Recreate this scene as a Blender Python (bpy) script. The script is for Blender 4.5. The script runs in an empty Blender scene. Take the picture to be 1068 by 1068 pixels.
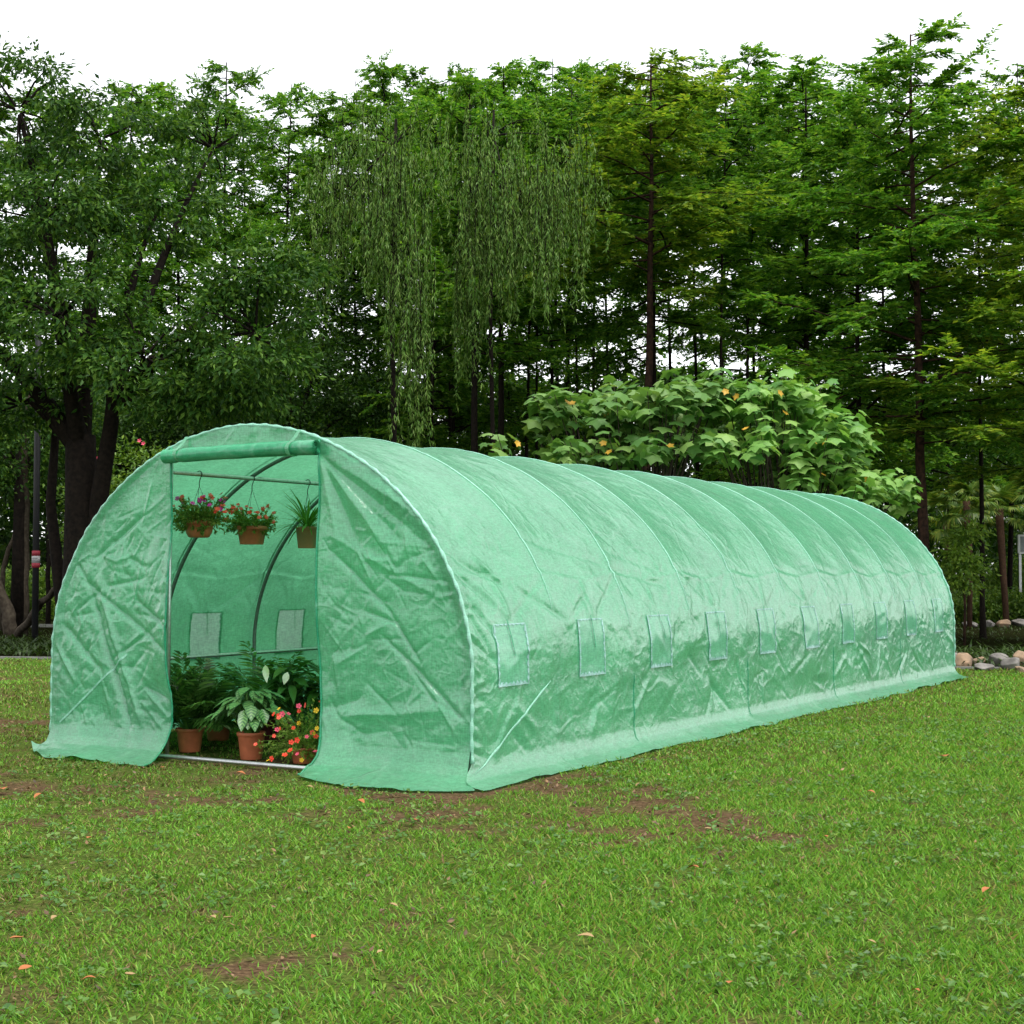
import bpy, math, random
import numpy as np
from mathutils import Vector, Matrix

scene = bpy.context.scene
COL = scene.collection
R = math.radians

# ------------------------------------------------------------------ camera
YAW, PITCH, FPX = -0.5439, 0.0381, 1584.1
CAM = np.array([5.632, -6.442, 1.081])
FW = np.array([math.sin(YAW)*math.cos(PITCH), math.cos(YAW)*math.cos(PITCH), math.sin(PITCH)])
RT = np.array([math.cos(YAW), -math.sin(YAW), 0.0])
UP = np.cross(RT, FW)
cam = bpy.data.cameras.new('camera')
cam.sensor_width = 36.0
cam.lens = FPX / 1068 * 36.0
cam.clip_start, cam.clip_end = 0.05, 500
camo = bpy.data.objects.new('camera', cam)
COL.objects.link(camo)
M = Matrix(((RT[0], UP[0], -FW[0], CAM[0]), (RT[1], UP[1], -FW[1], CAM[1]), (RT[2], UP[2], -FW[2], CAM[2]), (0, 0, 0, 1)))
camo.matrix_world = M
scene.camera = camo

# ------------------------------------------------------------------ sky, sun, exposure (bright overcast)
SUN_EL, SUN_AZ = R(71), R(108)          # azimuth clockwise from +y: high on the right of the picture
world = bpy.data.worlds.new('World')
scene.world = world
world.use_nodes = True
wn, wl = world.node_tree.nodes, world.node_tree.links
bg = wn['Background']
sky = wn.new('ShaderNodeTexSky')
sky.sky_type = 'NISHITA'
sky.sun_disc = False
sky.sun_elevation = SUN_EL
sky.sun_rotation = SUN_AZ
sky.air_density, sky.dust_density, sky.ozone_density = 1.0, 1.2, 1.0
hs = wn.new('ShaderNodeHueSaturation')
hs.inputs['Saturation'].default_value = 0.12
wl.new(sky.outputs[0], hs.inputs['Color'])
wl.new(hs.outputs[0], bg.inputs['Color'])
bg.inputs['Strength'].default_value = 0.15
sl = bpy.data.lights.new('sun', 'SUN')
sl.energy = 1.35
sl.angle = R(25)
sl.color = (1.0, 0.96, 0.9)
so = bpy.data.objects.new('sun', sl)
COL.objects.link(so)
sd = Vector((math.sin(SUN_AZ)*math.cos(SUN_EL), math.cos(SUN_AZ)*math.cos(SUN_EL), math.sin(SUN_EL)))
so.rotation_euler = sd.to_track_quat('Z', 'Y').to_euler()
so.location = (0, 0, 30)
scene.view_settings.view_transform = 'Standard'
scene.view_settings.look = 'None'
scene.view_settings.gamma = 1
scene.view_settings.exposure = 1.34
scene.cycles.max_bounces = 8
scene.cycles.diffuse_bounces = 4
scene.cycles.glossy_bounces = 3
scene.cycles.transmission_bounces = 6
scene.cycles.transparent_max_bounces = 8
scene.cycles.caustics_reflective = False
scene.cycles.caustics_refractive = False

# ------------------------------------------------------------------ helpers
def at(px, d):
    """ground point at view depth d under picture column px"""
    p = CAM + FW*d + RT*((px-534)/FPX*d)
    return np.array([p[0], p[1], 0.0])

def height(py, d):
    """height above ground of picture row py at view depth d"""
    return CAM[2] + (593.8-py)/FPX*d

def at3(px, py, d):
    p = at(px, d); p[2] = height(py, d)
    return p

def on_plane(px, py, ax, val):
    d = FW + RT*(px-534)/FPX - UP*(py-533.5)/FPX
    return CAM + d*((val-CAM[ax])/d[ax])

def obj(name, me, m=None, parent=None):
    o = bpy.data.objects.new(name, me)
    COL.objects.link(o)
    if m is not None:
        me.materials.clear(); me.materials.append(m)
    if parent is not None:
        o.parent = parent
    return o

def tag(o, label=None, cat=None, group=None, kind=None):
    if label: o['label'] = label
    if cat: o['category'] = cat
    if group: o['group'] = group
    if kind: o['kind'] = kind
    return o

def empty(name, loc=(0, 0, 0), rz=0.0, label=None, cat=None, group=None):
    o = bpy.data.objects.new(name, None)
    o.empty_display_size = 0.2
    COL.objects.link(o)
    o.location = loc; o.rotation_euler = (0, 0, rz)
    return tag(o, label, cat, group)

def copy_tree(o, parent=None):
    c = o.copy(); COL.objects.link(c)
    c.parent = parent
    for ch in list(o.children):
        copy_tree(ch, c)
    return c

def np_mesh(name, v, f, smooth=True, uv=None):
    """v (n,3); f (m,k) with one polygon size"""
    v = np.ascontiguousarray(v, dtype=np.float32); f = np.ascontiguousarray(f, dtype=np.int32)
    me = bpy.data.meshes.new(name)
    m, k = f.shape
    me.vertices.add(len(v)); me.vertices.foreach_set('co', v.ravel())
    me.loops.add(m*k); me.loops.foreach_set('vertex_index', f.ravel())
    me.polygons.add(m); me.polygons.foreach_set('loop_start', np.arange(0, m*k, k, dtype=np.int32))
    if uv is not None:
        u = me.uv_layers.new(name='UVMap')
        u.data.foreach_set('uv', np.ascontiguousarray(uv[f.ravel()], dtype=np.float32).ravel())
    me.update(calc_edges=True)
    me.polygons.foreach_set('use_smooth', np.full(m, smooth, dtype=bool))
    return me

class MB:
    def __init__(s): s.v, s.f = [], []
    def add(s, v, f):
        b = len(s.v)
        s.v += [tuple(p) for p in v]; s.f += [tuple(i+b for i in q) for q in f]
        return s
    def tube(s, pts, r, n=8, cap=True):
        pts = [Vector(p) for p in pts]
        rs = r if hasattr(r, '__len__') else [r]*len(pts)
        v, f = [], []
        a = None
        for i, p in enumerate(pts):
            t = (pts[min(i+1, len(pts)-1)]-pts[max(i-1, 0)]).normalized()
            if a is None:
                a = t.orthogonal().normalized()
            else:
                a = (a - t*a.dot(t)).normalized()
            b = t.cross(a)
            for k in range(n):
                an = 2*math.pi*k/n
                v.append(p + (a*math.cos(an)+b*math.sin(an))*rs[i])
        for i in range(len(pts)-1):
            for k in range(n):
                f.append((i*n+k, i*n+(k+1) % n, (i+1)*n+(k+1) % n, (i+1)*n+k))
        if cap:
            f.append(tuple(range(n-1, -1, -1))); f.append(tuple((len(pts)-1)*n+k for k in range(n)))
        return s.add(v, f)
    def lathe(s, prof, c=(0, 0, 0), n=28, sq=0.0):
        """prof list of (r,z); sq>0 squares the section"""
        v, f = [], []
        for r, z in prof:
            for k in range(n):
                a = 2*math.pi*k/n
                q = 1.0
                if sq:
                    q = 1.0/((abs(math.cos(a))**(2+sq)+abs(math.sin(a))**(2+sq))**(1/(2+sq)))
                v.append((c[0]+r*q*math.cos(a), c[1]+r*q*math.sin(a), c[2]+z))
        for i in range(len(prof)-1):
            for k in range(n):
                f.append((i*n+k, i*n+(k+1) % n, (i+1)*n+(k+1) % n, (i+1)*n+k))
        return s.add(v, f)
    def box(s, lo, hi):
        x0, y0, z0 = lo; x1, y1, z1 = hi
        v = [(x0,y0,z0),(x1,y0,z0),(x1,y1,z0),(x0,y1,z0),(x0,y0,z1),(x1,y0,z1),(x1,y1,z1),(x0,y1,z1)]
        return s.add(v, [(3,2,1,0),(4,5,6,7),(0,1,5,4),(1,2,6,5),(2,3,7,6),(3,0,4,7)])
    def mesh(s, name, smooth=True):
        me = bpy.data.meshes.new(name)
        me.from_pydata([tuple(p) for p in s.v], [], s.f)
        me.update()
        if smooth:
            me.polygons.foreach_set('use_smooth', [True]*len(me.polygons))
        return me
    def build(s, name, m, parent=None, smooth=True):
        return obj(name, s.mesh(name, smooth), m, parent)

def grid_faces(ni, nj):
    i, j = np.meshgrid(np.arange(ni-1), np.arange(nj-1), indexing='ij')
    a = (i*nj+j).ravel()
    return np.stack([a, a+nj, a+nj+1, a+1], 1)

def norm(a):
    return a/np.maximum(np.linalg.norm(a, axis=-1, keepdims=True), 1e-9)

def leaves(p, d, n, L, W, droop=0.12, mid=0.42):
    """diamond leaves: base p, axis d, normal n"""
    N = len(p)
    L = np.broadcast_to(L, (N,))[:, None]; W = np.broadcast_to(W, (N,))[:, None]
    d = norm(d); s = norm(np.cross(d, n)); n = np.cross(s, d)
    v = np.empty((N, 4, 3))
    v[:, 0] = p
    v[:, 1] = p+d*L*mid+s*W*0.5+n*W*0.12
    v[:, 2] = p+d*L-n*L*droop
    v[:, 3] = p+d*L*mid-s*W*0.5+n*W*0.12
    return v.reshape(-1, 3)

def leaf_mesh(name, v):
    return np_mesh(name, v, np.arange(len(v)).reshape(-1, 4), smooth=False)

# value noise
_T = np.random.RandomState(7).rand(256, 256)
def vn(x, y, seed=0):
    x = np.asarray(x, float)+seed*17.31; y = np.asarray(y, float)+seed*5.77
    xi = np.floor(x).astype(int); yi = np.floor(y).astype(int)
    u, w = x-xi, y-yi
    u = u*u*(3-2*u); w = w*w*(3-2*w)
    g = lambda a, b: _T[a & 255, b & 255]
    return (g(xi, yi)*(1-u)+g(xi+1, yi)*u)*(1-w)+(g(xi, yi+1)*(1-u)+g(xi+1, yi+1)*u)*w
def fbm(x, y, seed=0, o=4):
    a, t, s = 0.5, 0.0, 0.0
    for k in range(o):
        t = t+a*vn(x*2**k, y*2**k, seed+k*3); s += a; a *= 0.5
    return t/s
def ss(x, a, b):
    t = np.clip((x-a)/(b-a), 0, 1)
    return t*t*(3-2*t)

# ------------------------------------------------------------------ materials
def mat(name):
    m = bpy.data.materials.new(name); m.use_nodes = True
    n, l = m.node_tree.nodes, m.node_tree.links
    return m, n, l, n['Principled BSDF'], n['Material Output']

def c4(c): return (c[0], c[1], c[2], 1)

def ramp(n, stops):
    r = n.new('ShaderNodeValToRGB')
    e = r.color_ramp.elements
    while len(e) < len(stops): e.new(0.5)
    for k, (p, c) in enumerate(stops):
        e[k].position = p; e[k].color = c4(c)
    return r

def simple(name, c, rough=0.6, metal=0.0, noise=0.0, scale=30, bump=0.0, c2=None, spec=0.4):
    m, n, l, b, o = mat(name)
    b.inputs['Roughness'].default_value = rough
    b.inputs['Metallic'].default_value = metal
    b.inputs['Specular IOR Level'].default_value = spec
    b.inputs['Base Color'].default_value = c4(c)
    if noise or bump or c2:
        tc = n.new('ShaderNodeTexCoord'); nz = n.new('ShaderNodeTexNoise')
        nz.inputs['Scale'].default_value = scale; nz.inputs['Detail'].default_value = 6
        l.new(tc.outputs['Object'], nz.inputs['Vector'])
        c2 = c2 or tuple(x*(1-noise) for x in c)
        r = ramp(n, [(0.32, c2), (0.68, c)])
        l.new(nz.outputs['Fac'], r.inputs[0]); l.new(r.outputs[0], b.inputs['Base Color'])
        if bump:
            bp = n.new('ShaderNodeBump'); bp.inputs['Strength'].default_value = bump
            bp.inputs['Distance'].default_value = 0.02
            l.new(nz.outputs['Fac'], bp.inputs['Height']); l.new(bp.outputs[0], b.inputs['Normal'])
    return m

def leafmat(name, stops, trans=0.35, rough=0.45, spec=0.35, tcol=1.25):
    """every leaf its own tint"""
    m, n, l, b, o = mat(name)
    g = n.new('ShaderNodeNewGeometry')
    oi = n.new('ShaderNodeObjectInfo')
    r = ramp(n, stops)
    l.new(g.outputs['Random Per Island'], r.inputs[0])
    h = n.new('ShaderNodeHueSaturation')
    mr = n.new('ShaderNodeMapRange'); mr.inputs[3].default_value = 0.8; mr.inputs[4].default_value = 1.2
    l.new(oi.outputs['Random'], mr.inputs[0]); l.new(mr.outputs[0], h.inputs['Value'])
    l.new(r.outputs[0], h.inputs['Color'])
    b.inputs['Roughness'].default_value = rough
    b.inputs['Specular IOR Level'].default_value = spec
    l.new(h.outputs[0], b.inputs['Base Color'])
    t = n.new('ShaderNodeBsdfTranslucent')
    mx = n.new('ShaderNodeMix'); mx.data_type = 'RGBA'; mx.blend_type = 'MULTIPLY'; mx.inputs[0].default_value = 1
    l.new(h.outputs[0], mx.inputs[6]); mx.inputs[7].default_value = (tcol*1.15, tcol*1.1, tcol*0.6, 1)
    l.new(mx.outputs[2], t.inputs['Color'])
    ms = n.new('ShaderNodeMixShader'); ms.inputs[0].default_value = trans
    l.new(b.outputs[0], ms.inputs[1]); l.new(t.outputs[0], ms.inputs[2]); l.new(ms.outputs[0], o.inputs['Surface'])
    return m

def tarpmat(name, c, ct, trans=0.42, clear=0.06, gl=0.19, bump=0.64, rough=0.22, patch=True):
    """woven, laminated polyethylene sheet: diffuse + translucent + a thin sheen"""
    m, n, l, b, o = mat(name)
    n.remove(b)
    tc = n.new('ShaderNodeTexCoord')
    nz = n.new('ShaderNodeTexNoise'); nz.inputs['Scale'].default_value = 2.3; nz.inputs['Detail'].default_value = 9; nz.inputs['Roughness'].default_value = 0.62
    l.new(tc.outputs['Object'], nz.inputs['Vector'])
    # thread weave
    w1 = n.new('ShaderNodeTexNoise'); w1.inputs['Scale'].default_value = 1; w1.inputs['Detail'].default_value = 2
    mp = n.new('ShaderNodeMapping'); mp.inputs['Scale'].default_value = (30, 30, 150)
    l.new(tc.outputs['Object'], mp.inputs['Vector']); l.new(mp.outputs[0], w1.inputs['Vector'])
    w2 = n.new('ShaderNodeTexNoise'); w2.inputs['Scale'].default_value = 1; w2.inputs['Detail'].default_value = 2
    mp2 = n.new('ShaderNodeMapping'); mp2.inputs['Scale'].default_value = (150, 150, 22)
    l.new(tc.outputs['Object'], mp2.inputs['Vector']); l.new(mp2.outputs[0], w2.inputs['Vector'])
    ad = n.new('ShaderNodeMath'); ad.operation = 'ADD'
    l.new(w1.outputs['Fac'], ad.inputs[0]); l.new(w2.outputs['Fac'], ad.inputs[1])
    wr = n.new('ShaderNodeMapRange'); wr.inputs[1].default_value = 0.7; wr.inputs[2].default_value = 1.3
    wr.inputs[3].default_value = 0.80; wr.inputs[4].default_value = 1.18
    l.new(ad.outputs[0], wr.inputs[0])
    pr = n.new('ShaderNodeMapRange'); pr.inputs[1].default_value = 0.3; pr.inputs[2].default_value = 0.7
    pr.inputs[3].default_value = 0.88; pr.inputs[4].default_value = 1.12
    l.new(nz.outputs['Fac'], pr.inputs[0])
    mu = n.new('ShaderNodeMath'); mu.operation = 'MULTIPLY'
    l.new(wr.outputs[0], mu.inputs[0]); l.new(pr.outputs[0], mu.inputs[1])
    def tint(col):
        h = n.new('ShaderNodeHueSaturation'); h.inputs['Color'].default_value = c4(col)
        l.new(mu.outputs[0], h.inputs['Value']); return h
    # crinkles: thin ridges where soft noises cross their mid value, in patches
    def math_(op, x, y=None, z=None, clamp=False):
        q = n.new('ShaderNodeMath'); q.operation = op; q.use_clamp = clamp
        for k, v in enumerate((x, y, z)):
            if v is None: continue
            if isinstance(v, (int, float)): q.inputs[k].default_value = v
            else: l.new(v, q.inputs[k])
        return q.outputs[0]
    lines = None
    for sc_, k_, wt, sd_ in ((2.6, 26, 1.0, 0.0), (5.5, 17, .75, 7.3), (11, 12, .38, 3.1), (21, 9, .12, 9.9)):
        mp_ = n.new('ShaderNodeMapping'); mp_.inputs['Location'].default_value = (sd_, sd_*2, sd_*3); mp_.inputs['Rotation'].default_value = (sd_, sd_*.7, sd_*.3)
        l.new(tc.outputs['Object'], mp_.inputs['Vector'])
        q = n.new('ShaderNodeTexNoise'); q.inputs['Scale'].default_value = sc_; q.inputs['Detail'].default_value = 1.2; q.inputs['Roughness'].default_value = .35
        l.new(mp_.outputs[0], q.inputs['Vector'])
        pm = n.new('ShaderNodeTexNoise'); pm.inputs['Scale'].default_value = sc_*.55; pm.inputs['Detail'].default_value = 1
        l.new(tc.outputs['Object'], pm.inputs['Vector'])
        pk = n.new('ShaderNodeMapRange'); pk.inputs[1].default_value = .42; pk.inputs[2].default_value = .62
        l.new(pm.outputs['Fac'], pk.inputs[0])
        r_ = math_('MULTIPLY_ADD', math_('ABSOLUTE', math_('SUBTRACT', q.outputs['Fac'], .5)), -float(k_), 1.0, clamp=True)
        r_ = math_('MULTIPLY', math_('MULTIPLY', r_, pk.outputs[0]), wt)
        lines = r_ if lines is None else math_('ADD', lines, r_)
    cn = n.new('ShaderNodeTexNoise'); cn.inputs['Scale'].default_value = 9; cn.inputs['Detail'].default_value = 6; cn.inputs['Roughness'].default_value = 0.55
    l.new(tc.outputs['Object'], cn.inputs['Vector'])
    hgt = math_('ADD', math_('MULTIPLY_ADD', nz.outputs['Fac'], 1.6, math_('MULTIPLY', cn.outputs['Fac'], .9)), math_('MULTIPLY', lines, .30))
    bp = n.new('ShaderNodeBump'); bp.inputs['Strength'].default_value = bump; bp.inputs['Distance'].default_value = 0.014
    l.new(hgt, bp.inputs['Height'])
    white = math_('MULTIPLY', lines, .13, clamp=True)
    sp = n.new('ShaderNodeSeparateXYZ'); l.new(tc.outputs['Object'], sp.inputs[0])
    dz = n.new('ShaderNodeMapRange'); dz.inputs[1].default_value = 0.0; dz.inputs[2].default_value = 0.22; dz.inputs[3].default_value = 1; dz.inputs[4].default_value = 0
    l.new(sp.outputs[2], dz.inputs[0])
    dust = math_('MULTIPLY', math_('MULTIPLY', dz.outputs[0], cn.outputs['Fac']), .30)
    def weathered(colour):
        w_ = n.new('ShaderNodeMix'); w_.data_type = 'RGBA'; l.new(white, w_.inputs[0]); l.new(colour, w_.inputs[6]); w_.inputs[7].default_value = (.55, .80, .68, 1)
        d_ = n.new('ShaderNodeMix'); d_.data_type = 'RGBA'; l.new(dust, d_.inputs[0]); l.new(w_.outputs[2], d_.inputs[6]); d_.inputs[7].default_value = (.24, .26, .15, 1)
        return d_.outputs[2]
    df = n.new('ShaderNodeBsdfDiffuse'); tr = n.new('ShaderNodeBsdfTranslucent'); gg = n.new('ShaderNodeBsdfGlossy'); tp = n.new('ShaderNodeBsdfTransparent')
    l.new(weathered(tint(c).outputs[0]), df.inputs['Color']); l.new(tint(ct).outputs[0], tr.inputs['Color'])
    tp.inputs['Color'].default_value = (0.62, 0.95, 0.75, 1)
    gg.inputs['Roughness'].default_value = rough
    for s in (df, tr, gg): l.new(bp.outputs[0], s.inputs['Normal'])
    a = n.new('ShaderNodeMixShader'); a.inputs[0].default_value = trans
    l.new(df.outputs[0], a.inputs[1]); l.new(tr.outputs[0], a.inputs[2])
    b2 = n.new('ShaderNodeMixShader'); b2.inputs[0].default_value = clear
    l.new(a.outputs[0], b2.inputs[1]); l.new(tp.outputs[0], b2.inputs[2])
    lw = n.new('ShaderNodeLayerWeight'); lw.inputs['Blend'].default_value = 0.35
    l.new(bp.outputs[0], lw.inputs['Normal'])
    gm = n.new('ShaderNodeMapRange'); gm.inputs[1].default_value = 0.22; gm.inputs[2].default_value = 0.95; gm.inputs[3].default_value = gl*0.42; gm.inputs[4].default_value = gl*2.7
    l.new(lw.outputs['Facing'], gm.inputs[0])
    c3 = n.new('ShaderNodeMixShader')
    l.new(gm.outputs[0], c3.inputs[0]); l.new(b2.outputs[0], c3.inputs[1]); l.new(gg.outputs[0], c3.inputs[2])
    l.new(c3.outputs[0], o.inputs['Surface'])
    return m

TARP = tarpmat('green_woven_sheet', (0.125, 0.48, 0.26), (0.19, 0.64, 0.35), trans=0.46)
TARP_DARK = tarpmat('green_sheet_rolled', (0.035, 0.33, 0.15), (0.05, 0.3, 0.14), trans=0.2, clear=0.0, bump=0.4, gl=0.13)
TRIM_HIGHLIGHT = tarpmat('pale_trim_and_highlight', (0.28, 0.62, 0.46), (0.22, 0.58, 0.38), trans=0.25, clear=0.0, gl=0.12, bump=0.2)  # pale piping and brace lines, also the painted highlights over the hoops
TAPE_DARK = tarpmat('dark_seam', (0.03, 0.30, 0.15), (0.03, 0.25, 0.12), trans=0.2, clear=0.0, gl=0.05)
NETTING = tarpmat('window_netting', (0.15, 0.53, 0.31), (0.50, 0.72, 0.62), trans=0.45, clear=0.05, gl=0.15, bump=0.15)
METAL = simple('galvanised_pipe', (0.55, 0.56, 0.56), rough=0.38, metal=0.9, noise=0.25, scale=60)
DARKPIPE = simple('weathered_pipe', (0.22, 0.23, 0.22), rough=0.5, metal=0.6, noise=0.3, scale=60)
HOOKM = simple('dark_hook', (0.05, 0.05, 0.05), rough=0.5, metal=0.5)
TERRA = simple('terracotta_plastic', (0.48, 0.14, 0.06), rough=0.55, noise=0.25, scale=25, bump=0.05)
TERRA_DULL = simple('weathered_terracotta', (0.42, 0.19, 0.09), rough=0.7, scale=14, c2=(0.28, 0.18, 0.09))
MAROON = simple('dark_maroon_pot', (0.10, 0.02, 0.02), rough=0.5)
SOIL = simple('potting_soil', (0.03, 0.02, 0.013), rough=1, noise=0.5, scale=60)
BARK = simple('dark_bark', (0.016, 0.012, 0.009), rough=0.95, scale=18, bump=0.6, c2=(0.006, 0.005, 0.004), spec=0.1)
BARK_RED = simple('reddish_bark', (0.05, 0.027, 0.017), rough=0.95, scale=14, bump=0.6, c2=(0.012, 0.009, 0.007), spec=0.1)
BARK_GREY = simple('grey_brown_bark', (0.07, 0.058, 0.042), rough=0.95, scale=16, bump=0.5, c2=(0.03, 0.023, 0.017), spec=0.1)
PALMBARK = simple('fibrous_palm_bark', (0.08, 0.045, 0.027), rough=1, scale=20, bump=0.8, c2=(0.05, 0.03, 0.02), spec=0.1)
REDW = leafmat('redwood_needles', [(0, (0.032, 0.115, 0.010)), (0.6, (0.085, 0.225, 0.020)), (1, (0.19, 0.33, 0.035))], trans=0.45, spec=0.2)
REDW_Y = leafmat('yellowing_needles', [(0, (0.045, 0.115, 0.009)), (0.6, (0.115, 0.22, 0.018)), (1, (0.24, 0.31, 0.032))], trans=0.45, spec=0.2)
CAMPH = leafmat('glossy_leaves', [(0, (0.012, 0.046, 0.006)), (0.6, (0.036, 0.100, 0.011)), (1, (0.10, 0.19, 0.024))], trans=0.3, rough=0.5, spec=0.15)
WILLOW = leafmat('willow_leaves', [(0, (0.055, 0.14, 0.02)), (0.6, (0.115, 0.225, 0.038)), (1, (0.20, 0.30, 0.075))], trans=0.35, spec=0.2)
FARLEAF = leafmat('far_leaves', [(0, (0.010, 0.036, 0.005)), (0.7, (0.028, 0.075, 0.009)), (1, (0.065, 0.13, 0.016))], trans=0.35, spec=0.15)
LOBED = leafmat('lobed_leaves', [(0, (0.07, 0.19, 0.035)), (0.6, (0.135, 0.285, 0.058)), (1, (0.21, 0.35, 0.085))], trans=0.3, rough=0.5, spec=0.3)
YELLOWLEAF = simple('yellow_leaf', (0.42, 0.25, 0.02), rough=0.6)
HEDGE = leafmat('hedge_leaves', [(0, (0.05, 0.13, 0.012)), (0.6, (0.11, 0.22, 0.02)), (1, (0.19, 0.30, 0.03))], trans=0.3)
SAPL = leafmat('sapling_leaves', [(0, (0.07, 0.16, 0.015)), (0.6, (0.14, 0.26, 0.025)), (1, (0.22, 0.33, 0.04))], trans=0.4)
PALMLEAF = leafmat('palm_leaflets', [(0, (0.04, 0.10, 0.012)), (0.6, (0.09, 0.17, 0.02)), (1, (0.22, 0.26, 0.04))], trans=0.3)
COVERLEAF = leafmat('ground_cover_leaves', [(0, (0.015, 0.038, 0.006)), (1, (0.045, 0.085, 0.012))], trans=0.2)
POTLEAF = leafmat('dark_potted_leaves', [(0, (0.03, 0.10, 0.018)), (0.6, (0.07, 0.19, 0.032)), (1, (0.14, 0.29, 0.055))], trans=0.3, rough=0.32, spec=0.5)
TRAIL = leafmat('trailing_leaves', [(0, (0.08, 0.17, 0.02)), (0.7, (0.17, 0.28, 0.04)), (1, (0.30, 0.33, 0.07))], trans=0.35)
SPIDER = leafmat('strap_leaves', [(0, (0.06, 0.17, 0.02)), (0.7, (0.12, 0.27, 0.04)), (1, (0.24, 0.38, 0.08))], trans=0.3)
RED = simple('red_petals', (0.75, 0.05, 0.02), rough=0.6)
CORAL = simple('coral_petals', (0.80, 0.10, 0.06), rough=0.6)
MAGENTA = simple('magenta_petals', (0.55, 0.02, 0.30), rough=0.6)
PINK = simple('pink_petals', (0.78, 0.08, 0.16), rough=0.6)
YELLOW = simple('yellow_petals', (0.80, 0.50, 0.02), rough=0.6)
ROCK_TAN = simple('tan_stone', (0.36, 0.24, 0.15), rough=0.9, scale=7, bump=0.9, c2=(0.15, 0.115, 0.08))
ROCK_GREY = simple('grey_stone', (0.26, 0.24, 0.22), rough=0.9, scale=7, bump=0.9, c2=(0.10, 0.092, 0.085))
CONC = simple('concrete_kerb', (0.22, 0.22, 0.20), rough=0.9, noise=0.4, scale=8)
ORANGE_LEAF = simple('orange_dry_leaf', (0.40, 0.14, 0.04), rough=0.7, scale=60, c2=(0.24, 0.08, 0.025))
TAN_LEAF = simple('tan_dry_leaf', (0.36, 0.25, 0.11), rough=0.7, scale=60, c2=(0.22, 0.14, 0.06))

# ------------------------------------------------------------------ ground
def soilness(x, y):
    """1 where the turf is worn to soil"""
    n = fbm(x*0.7, y*0.7, 3, 3)
    n2 = fbm(x*4.1, y*4.1, 11, 4)*0.6+fbm(x*13, y*13, 12, 2)*0.4
    right = ss(x, 0.5, 5.0)              # the turf is thicker to the right of the tunnel
    return ss(n*0.45+n2*0.55, 0.485+0.095*right, 0.60+0.105*right)

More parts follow.
